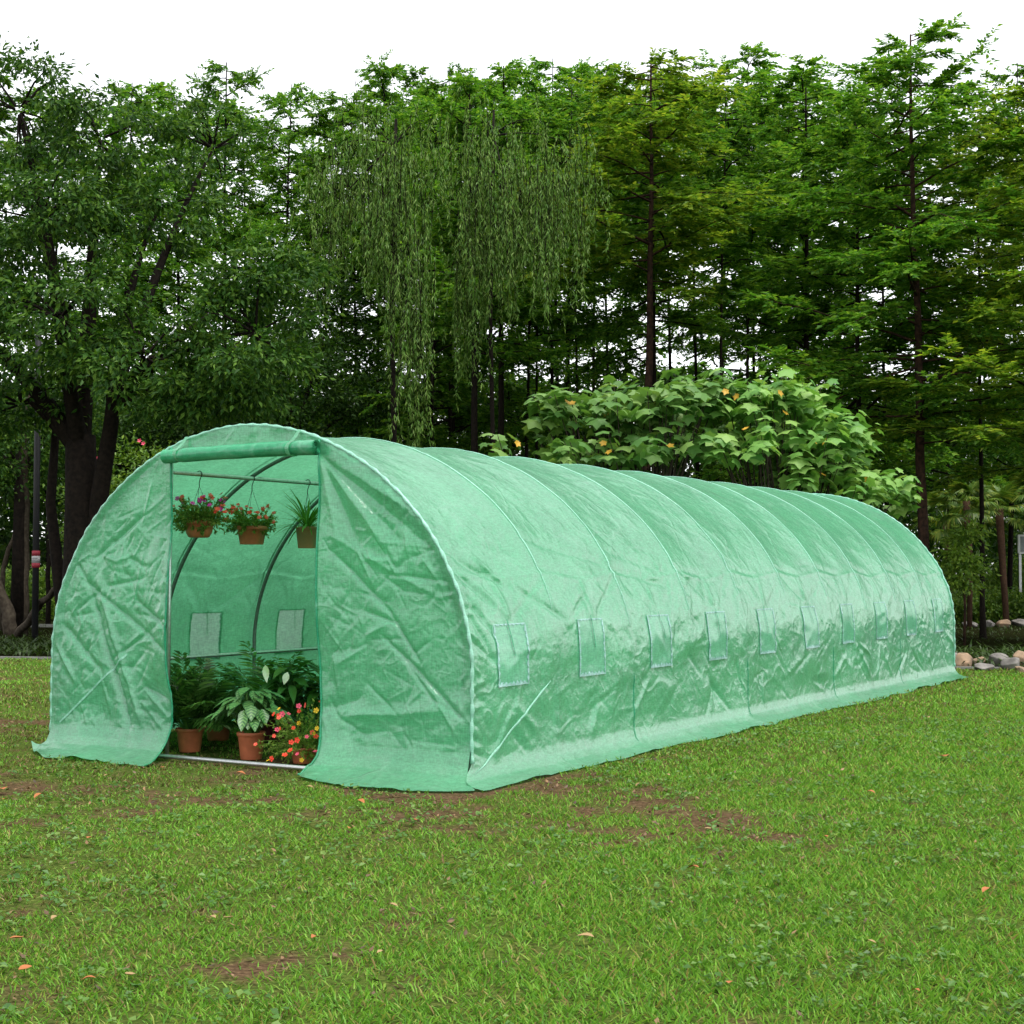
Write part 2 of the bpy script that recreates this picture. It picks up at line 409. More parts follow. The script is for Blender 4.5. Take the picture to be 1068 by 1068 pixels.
def ground():
    m, n, l, b, o = mat('turf_and_soil')
    b.inputs['Roughness'].default_value = 1; b.inputs['Specular IOR Level'].default_value = 0.0
    a = n.new('ShaderNodeAttribute'); a.attribute_name = 'soil'
    tc = n.new('ShaderNodeTexCoord')
    n1 = n.new('ShaderNodeTexNoise'); n1.inputs['Scale'].default_value = 9; n1.inputs['Detail'].default_value = 10; n1.inputs['Roughness'].default_value = 0.7
    n2 = n.new('ShaderNodeTexNoise'); n2.inputs['Scale'].default_value = 55; n2.inputs['Detail'].default_value = 8
    for q in (n1, n2): l.new(tc.outputs['Object'], q.inputs['Vector'])
    rs = ramp(n, [(0.3, (0.045, 0.03, 0.017)), (0.55, (0.10, 0.065, 0.036)), (0.75, (0.17, 0.115, 0.065))])
    rg = ramp(n, [(0.3, (0.030, 0.050, 0.011)), (0.55, (0.070, 0.105, 0.020)), (0.75, (0.12, 0.155, 0.035))])
    l.new(n2.outputs['Fac'], rs.inputs[0]); l.new(n2.outputs['Fac'], rg.inputs[0])
    ad = n.new('ShaderNodeMath'); ad.operation = 'ADD'
    mr = n.new('ShaderNodeMapRange'); mr.inputs[1].default_value = 0.3; mr.inputs[2].default_value = 0.7; mr.inputs[3].default_value = -0.4; mr.inputs[4].default_value = 0.4
    l.new(n1.outputs['Fac'], mr.inputs[0]); l.new(a.outputs['Fac'], ad.inputs[0]); l.new(mr.outputs[0], ad.inputs[1]); ad.use_clamp = True
    mx = n.new('ShaderNodeMix'); mx.data_type = 'RGBA'
    l.new(ad.outputs[0], mx.inputs[0]); l.new(rg.outputs[0], mx.inputs[6]); l.new(rs.outputs[0], mx.inputs[7])
    aw = n.new('ShaderNodeAttribute'); aw.attribute_name = 'wood_shade'
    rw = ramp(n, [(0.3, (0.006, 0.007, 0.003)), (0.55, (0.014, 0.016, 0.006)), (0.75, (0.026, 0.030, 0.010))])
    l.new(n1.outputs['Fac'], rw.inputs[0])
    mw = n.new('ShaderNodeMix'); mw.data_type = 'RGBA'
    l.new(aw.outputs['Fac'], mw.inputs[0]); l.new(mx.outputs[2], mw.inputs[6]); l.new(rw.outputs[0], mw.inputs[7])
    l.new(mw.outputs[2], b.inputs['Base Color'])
    bp = n.new('ShaderNodeBump'); bp.inputs['Strength'].default_value = 0.7; bp.inputs['Distance'].default_value = 0.03
    l.new(n2.outputs['Fac'], bp.inputs['Height']); l.new(bp.outputs[0], b.inputs['Normal'])
    # one sheet: fine near the tunnel, coarse to the horizon
    def axis(lo, hi, step, far):
        a = list(np.arange(lo, hi+1e-6, step))
        d, s = step, hi
        out, lo2 = a[:], []
        while s < far: d *= 1.35; s += d; out.append(s)
        d, s = step, lo
        while s > -far: d *= 1.35; s -= d; lo2.append(s)
        return np.array(lo2[::-1]+out)
    xs, ys = axis(-12, 9, 0.1, 260), axis(-7, 14, 0.1, 260)
    X, Y = np.meshgrid(xs, ys, indexing='ij')
    near = (np.abs(X) < 25) & (np.abs(Y) < 30)
    Z = -0.012*fbm(X*0.8, Y*0.8, 5)*near
    me = np_mesh('ground', np.stack([X, Y, Z], -1).reshape(-1, 3), grid_faces(len(xs), len(ys))[:, ::-1])
    s = soilness(X, Y)
    beyond = ss(Y-(8.55+0.386*(X+3.9))+1.0, 0.6, 1.4)     # past the kerb the ground is painted dark for the shade under the trees
    aw_ = me.attributes.new('wood_shade', 'FLOAT', 'POINT'); aw_.data.foreach_set('value', (beyond*0.98).ravel().astype(np.float32))
    at_ = me.attributes.new('soil', 'FLOAT', 'POINT'); at_.data.foreach_set('value', s.ravel().astype(np.float32))
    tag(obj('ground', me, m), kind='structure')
ground()

KD = np.array([10.9, 4.2, 0]); KD = KD/np.linalg.norm(KD)
KN = np.array([-KD[1], KD[0], 0])
def kerb(name, p, l0, l1, w, h):
    mb = MB()
    step = 0.9
    a = l0
    while a < l1:
        q = [np.array(p)+KD*t+KN*u for t, u in ((a+0.006, 0), (a+step-0.006, 0), (a+step-0.006, w), (a+0.006, w))]
        v = [(c[0], c[1], -0.1) for c in q]+[(c[0], c[1], h) for c in q]
        mb.add(v, [(3,2,1,0),(4,5,6,7),(0,1,5,4),(1,2,6,5),(2,3,7,6),(3,0,4,7)])
        a += step
    tag(mb.build(name, CONC, smooth=False), kind='structure')
kerb('kerb', (-9.4, 6.3, 0), -22, 30, 0.08, 0.018)
kerb('path_edge', (-17.75, 13.35, 0), -20, 12.5, 0.12, 0.05)

# ------------------------------------------------------------------ tunnel geometry
L, H, HL, PW = 8.97, 1.88, 0.566, 1.037
BAY = L/10
def arch_profile():
    t = np.linspace(0, math.pi, 500)
    c, s = np.cos(t), np.sin(t)
    ax = -1.5*np.sign(c)*np.abs(c)**PW; az = HL+(H-HL)*np.maximum(s, 0)**PW
    leg = [(1.655, 0.006), (1.60, 0.014), (1.55, 0.034), (1.518, 0.07), (1.505, 0.12), (1.5, 0.2)]
    lx = np.array([p[0] for p in leg]); lz = np.array([p[1] for p in leg])
    x = np.concatenate([-lx, [-1.5]*8, ax, [1.5]*8, lx[::-1]])
    z = np.concatenate([lz, np.linspace(0.24, HL-0.03, 8), az, np.linspace(HL-0.03, 0.24, 8), lz[::-1]])
    s = np.concatenate([[0], np.cumsum(np.hypot(np.diff(x), np.diff(z)))])
    n = 1400
    S = np.linspace(0, s[-1], n)
    return S, np.interp(S, s, x), np.interp(S, s, z)
PS, PX, PZ = arch_profile()
SM = PS[-1]
_tx, _tz = np.gradient(PX, PS), np.gradient(PZ, PS)
_k = np.ones(9)/9
_tx = np.convolve(np.pad(_tx, 4, 'edge'), _k, 'valid'); _tz = np.convolve(np.pad(_tz, 4, 'edge'), _k, 'valid')
_q = np.hypot(_tx, _tz); PNX, PNZ = -_tz/_q, _tx/_q
def s_of(z, side=1):
    """arc position of height z on the right (1) or left (-1) side"""
    half = len(PS)//2
    s = np.interp(z, PZ[:half], PS[:half])
    return SM-s if side > 0 else s
SIDE_CREASE = s_of(1.06)

rng = np.random.RandomState(21)
SEGS = []
def seg(s0, y0, s1, y1, w, a): SEGS.append((s0, y0, s1, y1, w, a))
for side in (1, -1):
    f = (lambda z: s_of(z, 1)) if side > 0 else (lambda z: s_of(z, -1))
    for i in range(10):
        yc = BAY*(i+0.5)-0.02
        j = lambda a: rng.uniform(-a, a)
        A = rng.uniform(.15, 1.0)*.9
        # folds that run from the hoops down to the top of each window
        seg(f(1.08+j(.06)), BAY*i+0.03+j(.03), f(0.82), yc-0.05+j(.06), 0.024, -0.012*A)
        seg(f(1.06+j(.06)), BAY*(i+1)-0.03+j(.03), f(0.82), yc+0.06+j(.06), 0.024, -0.012*rng.uniform(.1, 1))
        seg(f(1.02), yc+j(.1), f(0.83), yc+j(.05), 0.022, 0.010)
        seg(f(1.00), yc-.12+j(.08), f(0.84), yc-.05+j(.05), 0.016, 0.007)
        # the folded line of the sheet along the flank
        sag = 0.015+rng.rand()*0.03
        seg(f(1.06), BAY*i, f(1.06-sag), BAY*(i+.5), 0.012, 0.007)
        seg(f(1.06-sag), BAY*(i+.5), f(1.06), BAY*(i+1), 0.012, 0.007)
        seg(f(1.10), BAY*i, f(1.08-sag), BAY*(i+.5), 0.03, -0.008)
        # under the window: pulls towards the ground
        for k in range(4):
            z0 = rng.uniform(0.25, 0.47); y0 = yc+j(.3)
            seg(f(z0), y0, f(max(0.12, z0-rng.uniform(.1, .3))), y0+j(.35), rng.uniform(.012, .03), j(.011))
    for k in range(230):
        z0 = rng.uniform(0.18, 1.25); y0 = rng.uniform(0, L); ln = rng.uniform(0.05, 0.34)*(1+(k % 6 == 0)); an = rng.uniform(-1, 1)*1.4
        s0 = f(z0)
        seg(s0, y0, np.clip(s0+ln*math.sin(an), 0.2, SM-0.2), y0+ln*math.cos(an)*rng.choice([-1, 1]), rng.uniform(.006, .016), rng.uniform(-.006, .006))
# puckers along the front hoop and long creases of the first bays
f = lambda z: s_of(z, 1)
for k in range(60):
    z0 = rng.uniform(0.15, 1.6); s0 = f(z0)
    seg(s0, 0.0, s0+rng.uniform(-.03, .05), rng.uniform(.05, .14), 0.009, rng.uniform(-.006, .008))
for a in ((1.18, .03, .98, .55, .022, -.016), (1.10, .02, .90, .30, .018, -.014), (1.0, .02, .72, .28, .02, -.016), (.90, .02, .62, .22, .016, -.012),
          (.74, .0, .60, .24, .014, -.012), (1.3, .05, 1.16, .70, .03, -.013), (1.16, .3, 1.0, .5, .015, .012),
          (1.26, .9, 1.12, 1.75, .025, -.012), (1.1, 1.75, .98, 2.5, .02, -.012), (1.22, 1.8, 1.06, 2.6, .025, -.010),
          (.98, .6, .80, 1.0, .02, -.012), (.95, 1.35, .82, 1.1, .02, -.012)):
    seg(f(a[0]), a[1], f(a[2]), a[3], a[4], a[5])

def crease_sum(S, Y, segs):
    d = np.zeros_like(S)
    for s0, y0, s1, y1, w, a in segs:
        q = 3.2*w
        m = (S > min(s0, s1)-q) & (S < max(s0, s1)+q) & (Y > min(y0, y1)-q) & (Y < max(y0, y1)+q)
        if not m.any(): continue
        ds, dy = s1-s0, y1-y0; l2 = ds*ds+dy*dy+1e-9
        A, B = S[m]-s0, Y[m]-y0
        t = np.clip((A*ds+B*dy)/l2, 0, 1)
        sg = (A*dy-B*ds)/math.sqrt(l2)
        e = np.hypot(A-t*ds, B-t*dy)/w
        d[m] += a*(np.exp(-e**1.4)-0.35*(sg/w)*np.exp(-e**1.5))*np.sin(np.pi*np.clip(t*0.9+0.05, 0, 1))**0.5
    return d

def ridged(x, y, seed):
    n = fbm(x, y, seed, 3)
    return 1-np.abs(2*n-1)

def disp(S, Y):
    x = np.interp(S, PS, PX); z = np.interp(S, PS, PZ)
    fr = np.clip(Y/BAY, 0, 9.9999); fr = fr-np.floor(fr)
    sag = np.sin(np.pi*fr)**0.8
    top = ss(z, 0.75, 1.5)
    d = -(0.008+0.017*top)*sag
    wall = ss(z, 0.14, 0.35)*(1-0.75*top)
    d += wall*0.045*(fbm(S*1.6, Y*1.3, 2, 3)-0.5)*sag**0.5
    d += wall*0.016*(ridged(S*3.2+0.8*fbm(S*2, Y*2, 8, 2), Y*2.6, 4)-0.75)
    patch = ss(fbm(S*1.4, Y*1.1, 14, 2), 0.42, 0.62)
    d += (0.25+0.75*wall)*0.007*patch*(ridged(S*9+1.5*fbm(S*3, Y*3, 5, 2), Y*8, 6)**2-0.5)*ss(z, 0.03, 0.2)
    d += top*(0.020*(fbm(S*2.2+Y*0.8, Y*3.5, 19, 3)-0.5)+0.008*(ridged(S*5-Y*2, Y*2.2+S, 23)-0.75))*sag
    d += 1.2*crease_sum(S, Y, SEGS)*ss(z, 0.02, 0.14)
    return d

def cover_pt(S, Y, off=0.0):
    S = np.asarray(S, float); Y = np.asarray(Y, float)
    S, Y = np.broadcast_arrays(S, Y); S = S.copy(); Y = Y.copy()
    x, z = np.interp(S, PS, PX), np.interp(S, PS, PZ)
    nx, nz = np.interp(S, PS, PNX), np.interp(S, PS, PNZ)
    d = disp(S, Y)+off
    # wavy outer hem of the skirt
    hem = ss(np.abs(x), 1.52, 1.655)
    hw = 0.13*(fbm(Y*2.1, Y*0+S*0.01, 31, 4)-0.5)
    x = x+np.sign(x)*hem*hw
    z = z+ss(np.abs(x), 1.505, 1.6)*0.045*np.maximum(fbm(Y*5, np.abs(x)*4, 33, 3)-0.42, 0)
    low = ss(z, 0.12, 0.01)*ss(Y, 0.25, 0.0)*(x > 0)
    Y2 = Y-0.13*low
    return np.stack([x+nx*d, Y2, np.maximum(z+nz*d, 0.004)], -1)

WZ0, WZ1, WW = 0.475, 0.80, 0.31
WIN_Y = [BAY*(i+0.5)-0.04 for i in range(10)]

gh = empty('tunnel_greenhouse', (0, 0, 0), 0, 'long green polytunnel greenhouse with its front door sheet rolled up, standing on the lawn', 'greenhouse')

def build_cover():
    ns, ny = 460, 760
    s = np.linspace(0, SM, ns); y = np.linspace(-0.012, L+0.02, ny)
    S, Y = np.meshgrid(s, y, indexing='ij')
    v = cover_pt(S, Y).reshape(-1, 3)
    f = grid_faces(ns, ny)
    fs = S.ravel()[f].mean(1); fy = Y.ravel()[f].mean(1)
    keep = np.ones(len(f), bool)
    for side in (1, -1):
        a, b = sorted((s_of(WZ0+0.012, side), s_of(WZ1-0.012, side)))
        for yc in WIN_Y:
            keep &= ~((fs > a) & (fs < b) & (np.abs(fy-yc) < WW/2-0.012))
    return obj('cover', np_mesh('cover', v, f[keep]), TARP, gh)
cover = build_cover()

def strip(name, m, Sa, Ya, w, off, parent, across='y'):
    """a thin strip that follows the cover along the given line"""
    Sa, Ya = np.asarray(Sa, float), np.asarray(Ya, float)
    T = np.stack([np.gradient(Sa), np.gradient(Ya)], 1); T /= np.linalg.norm(T, axis=1, keepdims=True)
    N = np.stack([-T[:, 1], T[:, 0]], 1)
    k = np.array([-0.5, -0.17, 0.17, 0.5])*w
    tp = (ss(np.minimum(np.arange(len(Sa)), np.arange(len(Sa))[::-1])/len(Sa), 0, 0.12)*0.85+0.15)[:, None]
    S = Sa[:, None]+N[:, 0:1]*k*tp; Y = Ya[:, None]+N[:, 1:2]*k*tp
    o = off*np.array([0.45, 1, 1, 0.45])
    return obj(name, np_mesh(name, cover_pt(S, Y, o).reshape(-1, 3), grid_faces(len(Sa), 4)), m, parent)

for i in range(1, 10):
    lo = rng.uniform(0.74, 0.92)
    s = np.linspace(s_of(lo, -1), s_of(lo, 1), 160)
    strip('hoop_highlight', TRIM_HIGHLIGHT, s, np.full(160, BAY*i)+0.006*np.sin(s*5), 0.015, 0.005, cover)  # pale strip paints the highlight where the cover stretches over the pipe
for i in (2, 4, 6, 8):
    s = np.linspace(s_of(0.46), s_of(0.05), 30)
    strip('lower_seam', TAPE_DARK, s, np.full(30, BAY*i+0.01), 0.012, 0.004, cover)
# diagonal brace pressing out the flank of the first bay
s = np.linspace(s_of(0.06), s_of(0.475), 40)
strip('brace_seam', TRIM_HIGHLIGHT, s, np.linspace(0.05, 0.80, 40), 0.016, 0.005, cover)
# piping of the front and rear hoop
for yy, nm in ((-0.006, 'front_piping'), (L+0.012, 'rear_piping')):
    s = np.linspace(0.2, SM-0.2, 220)
    p = cover_pt(s, np.full(220, yy), 0.004)
    MB().tube(p, 0.010+0.003*np.sin(np.arange(220)*1.7), 6).build('piping', TRIM_HIGHLIGHT, cover)

# windows with pale stitched borders, a tie and the rolled-up flap's strap
for side in (1, -1):
    for i, yc in enumerate(WIN_Y):
        sa, sb = s_of(WZ0, side), s_of(WZ1, side)
        yj = yc+rng.uniform(-.015, .015)
        sl = rng.uniform(-.012, .012)
        u = np.linspace(0, 1, 18)
        U, V = np.meshgrid(u, u, indexing='ij')
        w = obj('window', np_mesh('window', cover_pt(sa+(sb-sa)*U, yc-WW/2+WW*V, 0.0035).reshape(-1, 3), grid_faces(18, 18)), NETTING, cover if False else gh)
        # stitched border: one closed ring, widest along the bottom hem, thin along the top
        y0, y1 = yc-WW/2, yc+WW/2
        path = []
        for (Sa_, Ya_), (Sb_, Yb_), n_, wd in (((sa, y0), (sa, y1), 22, .019), ((sa, y1), (sb, y1+sl), 24, .015), ((sb, y1+sl), (sb, y0+sl), 22, .008), ((sb, y0+sl), (sa, y0), 24, .015)):
            for k in range(n_):
                q = k/n_
                path.append((Sa_+(Sb_-Sa_)*q, Ya_+(Yb_-Ya_)*q, wd*(1.25 if k % 3 else .45)*rng.uniform(.75, 1.2)))
        path = np.array(path)
        cS, cY = (sa+sb)/2, yc+sl/2
        hS, hY = abs(sb-sa)/2, WW/2
        inn = np.stack([cS+(path[:, 0]-cS)*(1-path[:, 2]/hS), cY+(path[:, 1]-cY)*(1-path[:, 2]/hY)], 1)
        P = cover_pt(np.stack([path[:, 0], inn[:, 0]], 1), np.stack([path[:, 1], inn[:, 1]], 1), 0.0065).reshape(-1, 3)
        nP = len(path)
        mb = MB().add(P, [(2*k, 2*((k+1) % nP), 2*((k+1) % nP)+1, 2*k+1) for k in range(nP)])
        mb.build('window_border', None, w).data.materials.append(bpy.data.materials.get('pale_border') or tarpmat('pale_border', (0.36, 0.62, 0.58), (0.08, 0.36, 0.30), trans=0.35, clear=0, gl=0.1))
        tt = np.linspace(0, 1, 8)
        Sx = s_of(0.82, side)+(s_of(0.64+rng.uniform(-.02, .03), side)-s_of(0.82, side))*tt; Yx = yc+rng.uniform(-.03, .03)+0.03*tt
        P = cover_pt(np.stack([Sx, Sx], 1), np.stack([Yx-.004, Yx+.004], 1), 0.010).reshape(-1, 3)
        obj('window_tie', np_mesh('window_tie', P, grid_faces(8, 2)), TAPE_DARK, w)

# --- frame: hoops, long rails, posts, base bar
def hoop_pts(y, inset):
    i0, i1 = np.searchsorted(PS, s_of(0.2, -1)), np.searchsorted(PS, s_of(0.2, 1))
    idx = np.linspace(i0, i1, 90).astype(int)
    p = [(PX[i]-PNX[i]*inset, y, PZ[i]-PNZ[i]*inset) for i in idx]
    return [(-1.5+inset, y, -0.03)]+p+[(1.5-inset, y, -0.03)]
for i in range(11):
    y = min(max(BAY*i, 0.02), L-0.02)
    MB().tube(hoop_pts(y, 0.030), 0.0125, 8).build('hoop', DARKPIPE, gh)
RAIL_X, RAIL_Z = -0.668, 1.652
for x, z in ((RAIL_X, RAIL_Z), (-RAIL_X, RAIL_Z), (-1.455, 0.50), (1.455, 0.50)):
    MB().tube([(x, 0.03, z), (x, L-0.03, z)], 0.0125, 10).build('rail', METAL, gh)
MB().tube([(-1.46, -0.03, 0.022), (1.46, -0.03, 0.022)], 0.0125, 10).build('base_bar', METAL, gh)
for sx in (-1, 1):
    MB().tube([(0.60*sx, 0.035, -0.02), (0.585*sx, 0.035, 1.74)], 0.0115, 8).build('door_post', METAL, gh)
def arch_x(z):
    return abs(np.interp(z, PZ[:len(PS)//2], PX[:len(PS)//2]))

# --- front sheets
def front_sheet(name, side, xedge, segs, seed):
    """flat end wall between the hoop and the door edge, flaring into a skirt on the grass"""
    ztop = 1.79
    sk = [(-0.27, 0.006), (-0.20, 0.012), (-0.12, 0.028), (-0.06, 0.055), (-0.025, 0.10), (-0.006, 0.16), (0.0, 0.22)]
    zz = np.concatenate([[p[1] for p in sk], np.linspace(0.235, ztop, 125)])
    yy = np.concatenate([[p[0] for p in sk], np.zeros(125)])
    # densify the skirt
    t = np.concatenate([[0], np.cumsum(np.hypot(np.diff(zz), np.diff(yy)))])
    T = np.linspace(0, t[-1], 250)
    Zr, Yr = np.interp(T, t, zz), np.interp(T, t, yy)
    nx = 180
    u = np.linspace(0, 1, nx)
    xa = np.array([side*arch_x(z) for z in Zr])
    fl = ss(-Yr, 0.0, 0.27)
    xa = xa*1.0
    xa = np.where(Zr < 0.2, side*1.5, xa)
    xo = xa + side*fl*(0.10 if side < 0 else 0.13)
    xe = np.array([xedge(z, y) for z, y in zip(Zr, Yr)])
    X = xo[:, None]+(xe-xo)[:, None]*u
    Z = np.repeat(Zr[:, None], nx, 1); Y = np.repeat(Yr[:, None], nx, 1)
    body = ss(Z, 0.05, 0.25)*ss(np.minimum(np.abs(X-xo[:, None]), 9), 0.0, 0.06)
    d = body*(0.05*(fbm(X*1.7, Z*1.3, seed, 3)-0.5)+0.010*(ridged(X*2.4+fbm(X*2, Z*2, seed+1, 2), Z*2.2, seed+2)-0.75))
    d += body*0.006*ss(fbm(X*1.6, Z*1.6, seed+9, 2), 0.4, 0.6)*(ridged(X*10+fbm(X*3, Z*3, seed+4, 2), Z*9, seed+5)**2-0.5)
    d += 1.2*crease_sum(X, Z, segs)*body
    # door edge hangs free and turns outwards low down
    e = ss(np.abs(X-xe[:, None]), 0.25, 0.0)*ss(Z, 1.5, 0.2)
    d -= e*0.06*(0.6+0.5*np.sin(Z*5+seed))
    flare = 1+0.35*(fbm(X*2.2, X*0, seed+20, 3)-0.5)*2
    flare = flare*(np.interp(X, [.5, .63, 1.0, 1.3, 1.62], [.25, .6, 1.3, 1.1, .6]) if side > 0 else np.interp(X, [-1.64, -1.5, -1.2, -.8, -.43], [.15, .5, 1.15, 1.1, 1.05]))
    Y = Y*flare+d-0.012
    Z = Z+0.05*np.maximum(fbm(X*6, Z*0+Yr[:, None]*5, seed+30, 3)-0.42, 0)*ss(-Yr, .02, .15)[:, None]
    if side < 0:   # curled outer tip of the skirt
        Z = Z+0.05*ss(-X, 1.52, 1.64)*fl[:, None]
    o = obj(name, np_mesh(name, np.stack([X, Y, Z], -1).reshape(-1, 3), grid_faces(len(T), nx)), TARP, gh)
    edge = np.stack([X[:, -1], Y[:, -1]-0.003, Z[:, -1]], -1)
    MB().tube(edge[::2], 0.006, 6).build('hem', TAPE_DARK, o)
    return o, X, Y, Z

rg2 = np.random.RandomState(5)
def rand_segs(n, x0, x1, z0, z1):
    out = []
    for k in range(n):
        a, b = rg2.uniform(x0, x1), rg2.uniform(z0, z1); an = rg2.uniform(-1.5, 1.5); ln = rg2.uniform(.05, .3)
        w_ = rg2.uniform(.004, .013)
        out.append((a, b, a+ln*math.cos(an), b+ln*math.sin(an), w_, rg2.choice([-1, 1])*w_*rg2.uniform(.2, .65)))
    return out
def edge_left(z, y):
    return -0.530+0.022*math.exp(-((z-0.28)/0.16)**2)+0.10*float(ss(-y, 0.02, 0.27))-0.004*z
def edge_right(z, y):
    return 0.535+0.05*float(ss(0.75-z, 0, 0.65))-0.045*float(ss(-y, 0.01, 0.10))-0.006*math.sin(z*7)
fan = [(0.54, 1.70, 0.54+l*math.cos(a), 1.70+l*math.sin(a), w, h) for l, a, w, h in
       ((.85, -.62, .030, .016), (.75, -.85, .04, -.016), (.6, -1.1, .035, .014), (.5, -1.32, .03, -.012), (.9, -.48, .03, -.012), (.7, -.73, .02, .010))]
fan += [(.62, 1.18, 1.0, .86, .014, .013), (.62, 1.26, 1.32, .93, .022, -.010), (.95, 1.06, 1.36, 1.02, .012, .010), (1.0, .86, 1.18, .62, .010, .012), (.84, .86, 1.05, .80, .014, .011),
        (1.1, .62, 1.45, .33, .012, .014), (.95, .74, 1.2, .55, .012, .010), (.6, .34, .8, .40, .03, .012), (.7, .3, 1.3, .36, .03, -.010), (.74, 1.3, .74, .2, .02, .006)]
front_r, _, _, _ = front_sheet('front_sheet', 1, edge_right, fan+rand_segs(110, .55, 1.45, .2, 1.4), 40)
lf = [(-1.2, 1.0, -.86, .17, .02, .018), (-1.12, 1.0, -.76, .2, .02, -.015), (-1.0, .55, -.85, .18, .014, .015), (-1.25, 1.02, -.55, .62, .014, .014), (-1.3, 1.12, -1.22, 1.02, .012, .012),
      (-1.15, 1.15, -.75, 1.4, .016, .012), (-1.4, .75, -1.1, .5, .02, .013), (-1.45, .62, -1.3, .42, .014, -.012), (-.8, .9, -.54, .75, .014, .012), (-.72, .4, -.56, .35, .03, .02), (-1.0, .55, -.56, .8, .01, .008)]
front_l, XL, YL, ZL = front_sheet('front_sheet', -1, edge_left, lf+rand_segs(120, -1.4, -.55, .2, 1.4), 60)

# diagonal brace line seen on the left end sheet: a pale tape lying on it
def on_left(x, z, off):
    i = int(np.argmin(np.abs(ZL[:, 90]-z)+(YL[:, 90] < -0.06)*9)); j = int(np.argmin(np.abs(XL[i]-x)))
    return (x, YL[i, j]-off, z)
ps = []
for t in np.linspace(0, 1, 24):
    x, z = -1.42+0.55*t, 0.17+0.42*t
    ps.append((on_left(x-.004, z+.004, .004), on_left(x+.004, z-.004, .004)))
MB().add([q for p in ps for q in p], [(2*k, 2*k+2, 2*k+3, 2*k+1) for k in range(23)]).build('brace_seam', TRIM_HIGHLIGHT, front_l)

# arched sheet above the door
u = np.linspace(-1, 1, 90); w = np.linspace(0, 1, 20)
U, Wv = np.meshgrid(u, w, indexing='ij')
Xq = U*0.60
zt = HL+(H-HL)*(1-np.abs(Xq/1.5)**(2/PW))**(PW/2)
Zq = 1.70+(zt-1.70)*Wv
Yq = -0.014+0.02*(fbm(Xq*4, Zq*5, 77, 3)-0.5)*ss(1-Wv, 0, 0.2)
obj('arched_top_sheet', np_mesh('arched_top_sheet', np.stack([Xq, Yq, Zq], -1).reshape(-1, 3), grid_faces(90, 20)), TARP, gh)
# rolled-up door sheet and its straps
def roll():
    n, k = 90, 30
    xs = np.linspace(-0.545, 0.545, n); a = np.linspace(0, 2*np.pi, k, endpoint=False)
    Xr, A = np.meshgrid(xs, a, indexing='ij')
    r = 0.040+0.004*np.sin(A*1+Xr*4)+0.008*(fbm(Xr*5+np.cos(A)*0.4, np.sin(A)*0.5+Xr, 90, 3)-0.5)
    for xs_ in (-0.432, 0.386):
        r = r-0.006*np.exp(-((Xr-xs_)/0.02)**2)
    v = np.stack([Xr, -0.055+r*np.cos(A)*1.0, 1.733+0.004*np.sin(Xr*3)+r*np.sin(A)], -1).reshape(-1, 3)
    f = []
    for i in range(n-1):
        for j in range(k):
            f.append((i*k+j, (i+1)*k+j, (i+1)*k+(j+1) % k, i*k+(j+1) % k))
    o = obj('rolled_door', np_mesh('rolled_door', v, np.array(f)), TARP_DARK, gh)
    for ex, sg in ((-0.545, -1), (0.545, 1)):      # the wound layers at each end
        sp = []
        for t in np.linspace(0, 1, 70):
            rr = 0.006+0.032*t; an = t*2*math.pi*3.5
            sp.append((rr*math.cos(an), rr*math.sin(an)))
        P = []
        for c, s_ in sp:
            P += [(ex-sg*0.03, -0.055+c, 1.733+s_), (ex+sg*0.004, -0.055+c, 1.733+s_)]
        MB().add(P, [(2*q, 2*q+2, 2*q+3, 2*q+1) for q in range(69)]).build('wound_edge', TARP_DARK, o)
    for xs_ in (-0.432, 0.386):
        p = [(xs_+0.02, -0.024, 1.838), (xs_+0.012, -0.05, 1.80)]
        p += [(xs_+0.01*math.cos(t), -0.055+0.041*math.cos(t), 1.733+0.041*math.sin(t)) for t in np.linspace(math.pi*0.6, math.pi*2.3, 16)]
        v = []
        for q in p: v += [(q[0]-0.013, q[1], q[2]), (q[0]+0.013, q[1], q[2])]
        MB().add(v, [(2*q, 2*q+1, 2*q+3, 2*q+2) for q in range(len(p)-1)]).build('strap', TARP, o)
roll()
# rear end wall
zr = np.linspace(0.004, H-0.002, 60)
Ub, Zb = np.meshgrid(np.linspace(-1, 1, 60), zr, indexing='ij')
Xb = Ub*np.where(Zb < 0.2, 1.5, np.interp(Zb, PZ[:len(PS)//2], np.abs(PX[:len(PS)//2])))
obj('rear_sheet', np_mesh('rear_sheet', np.stack([Xb, L+0.006+0.03*(fbm(Xb*2, Zb*2, 3)-0.5), Zb], -1).reshape(-1, 3), grid_faces(60, 60)), TARP, gh)

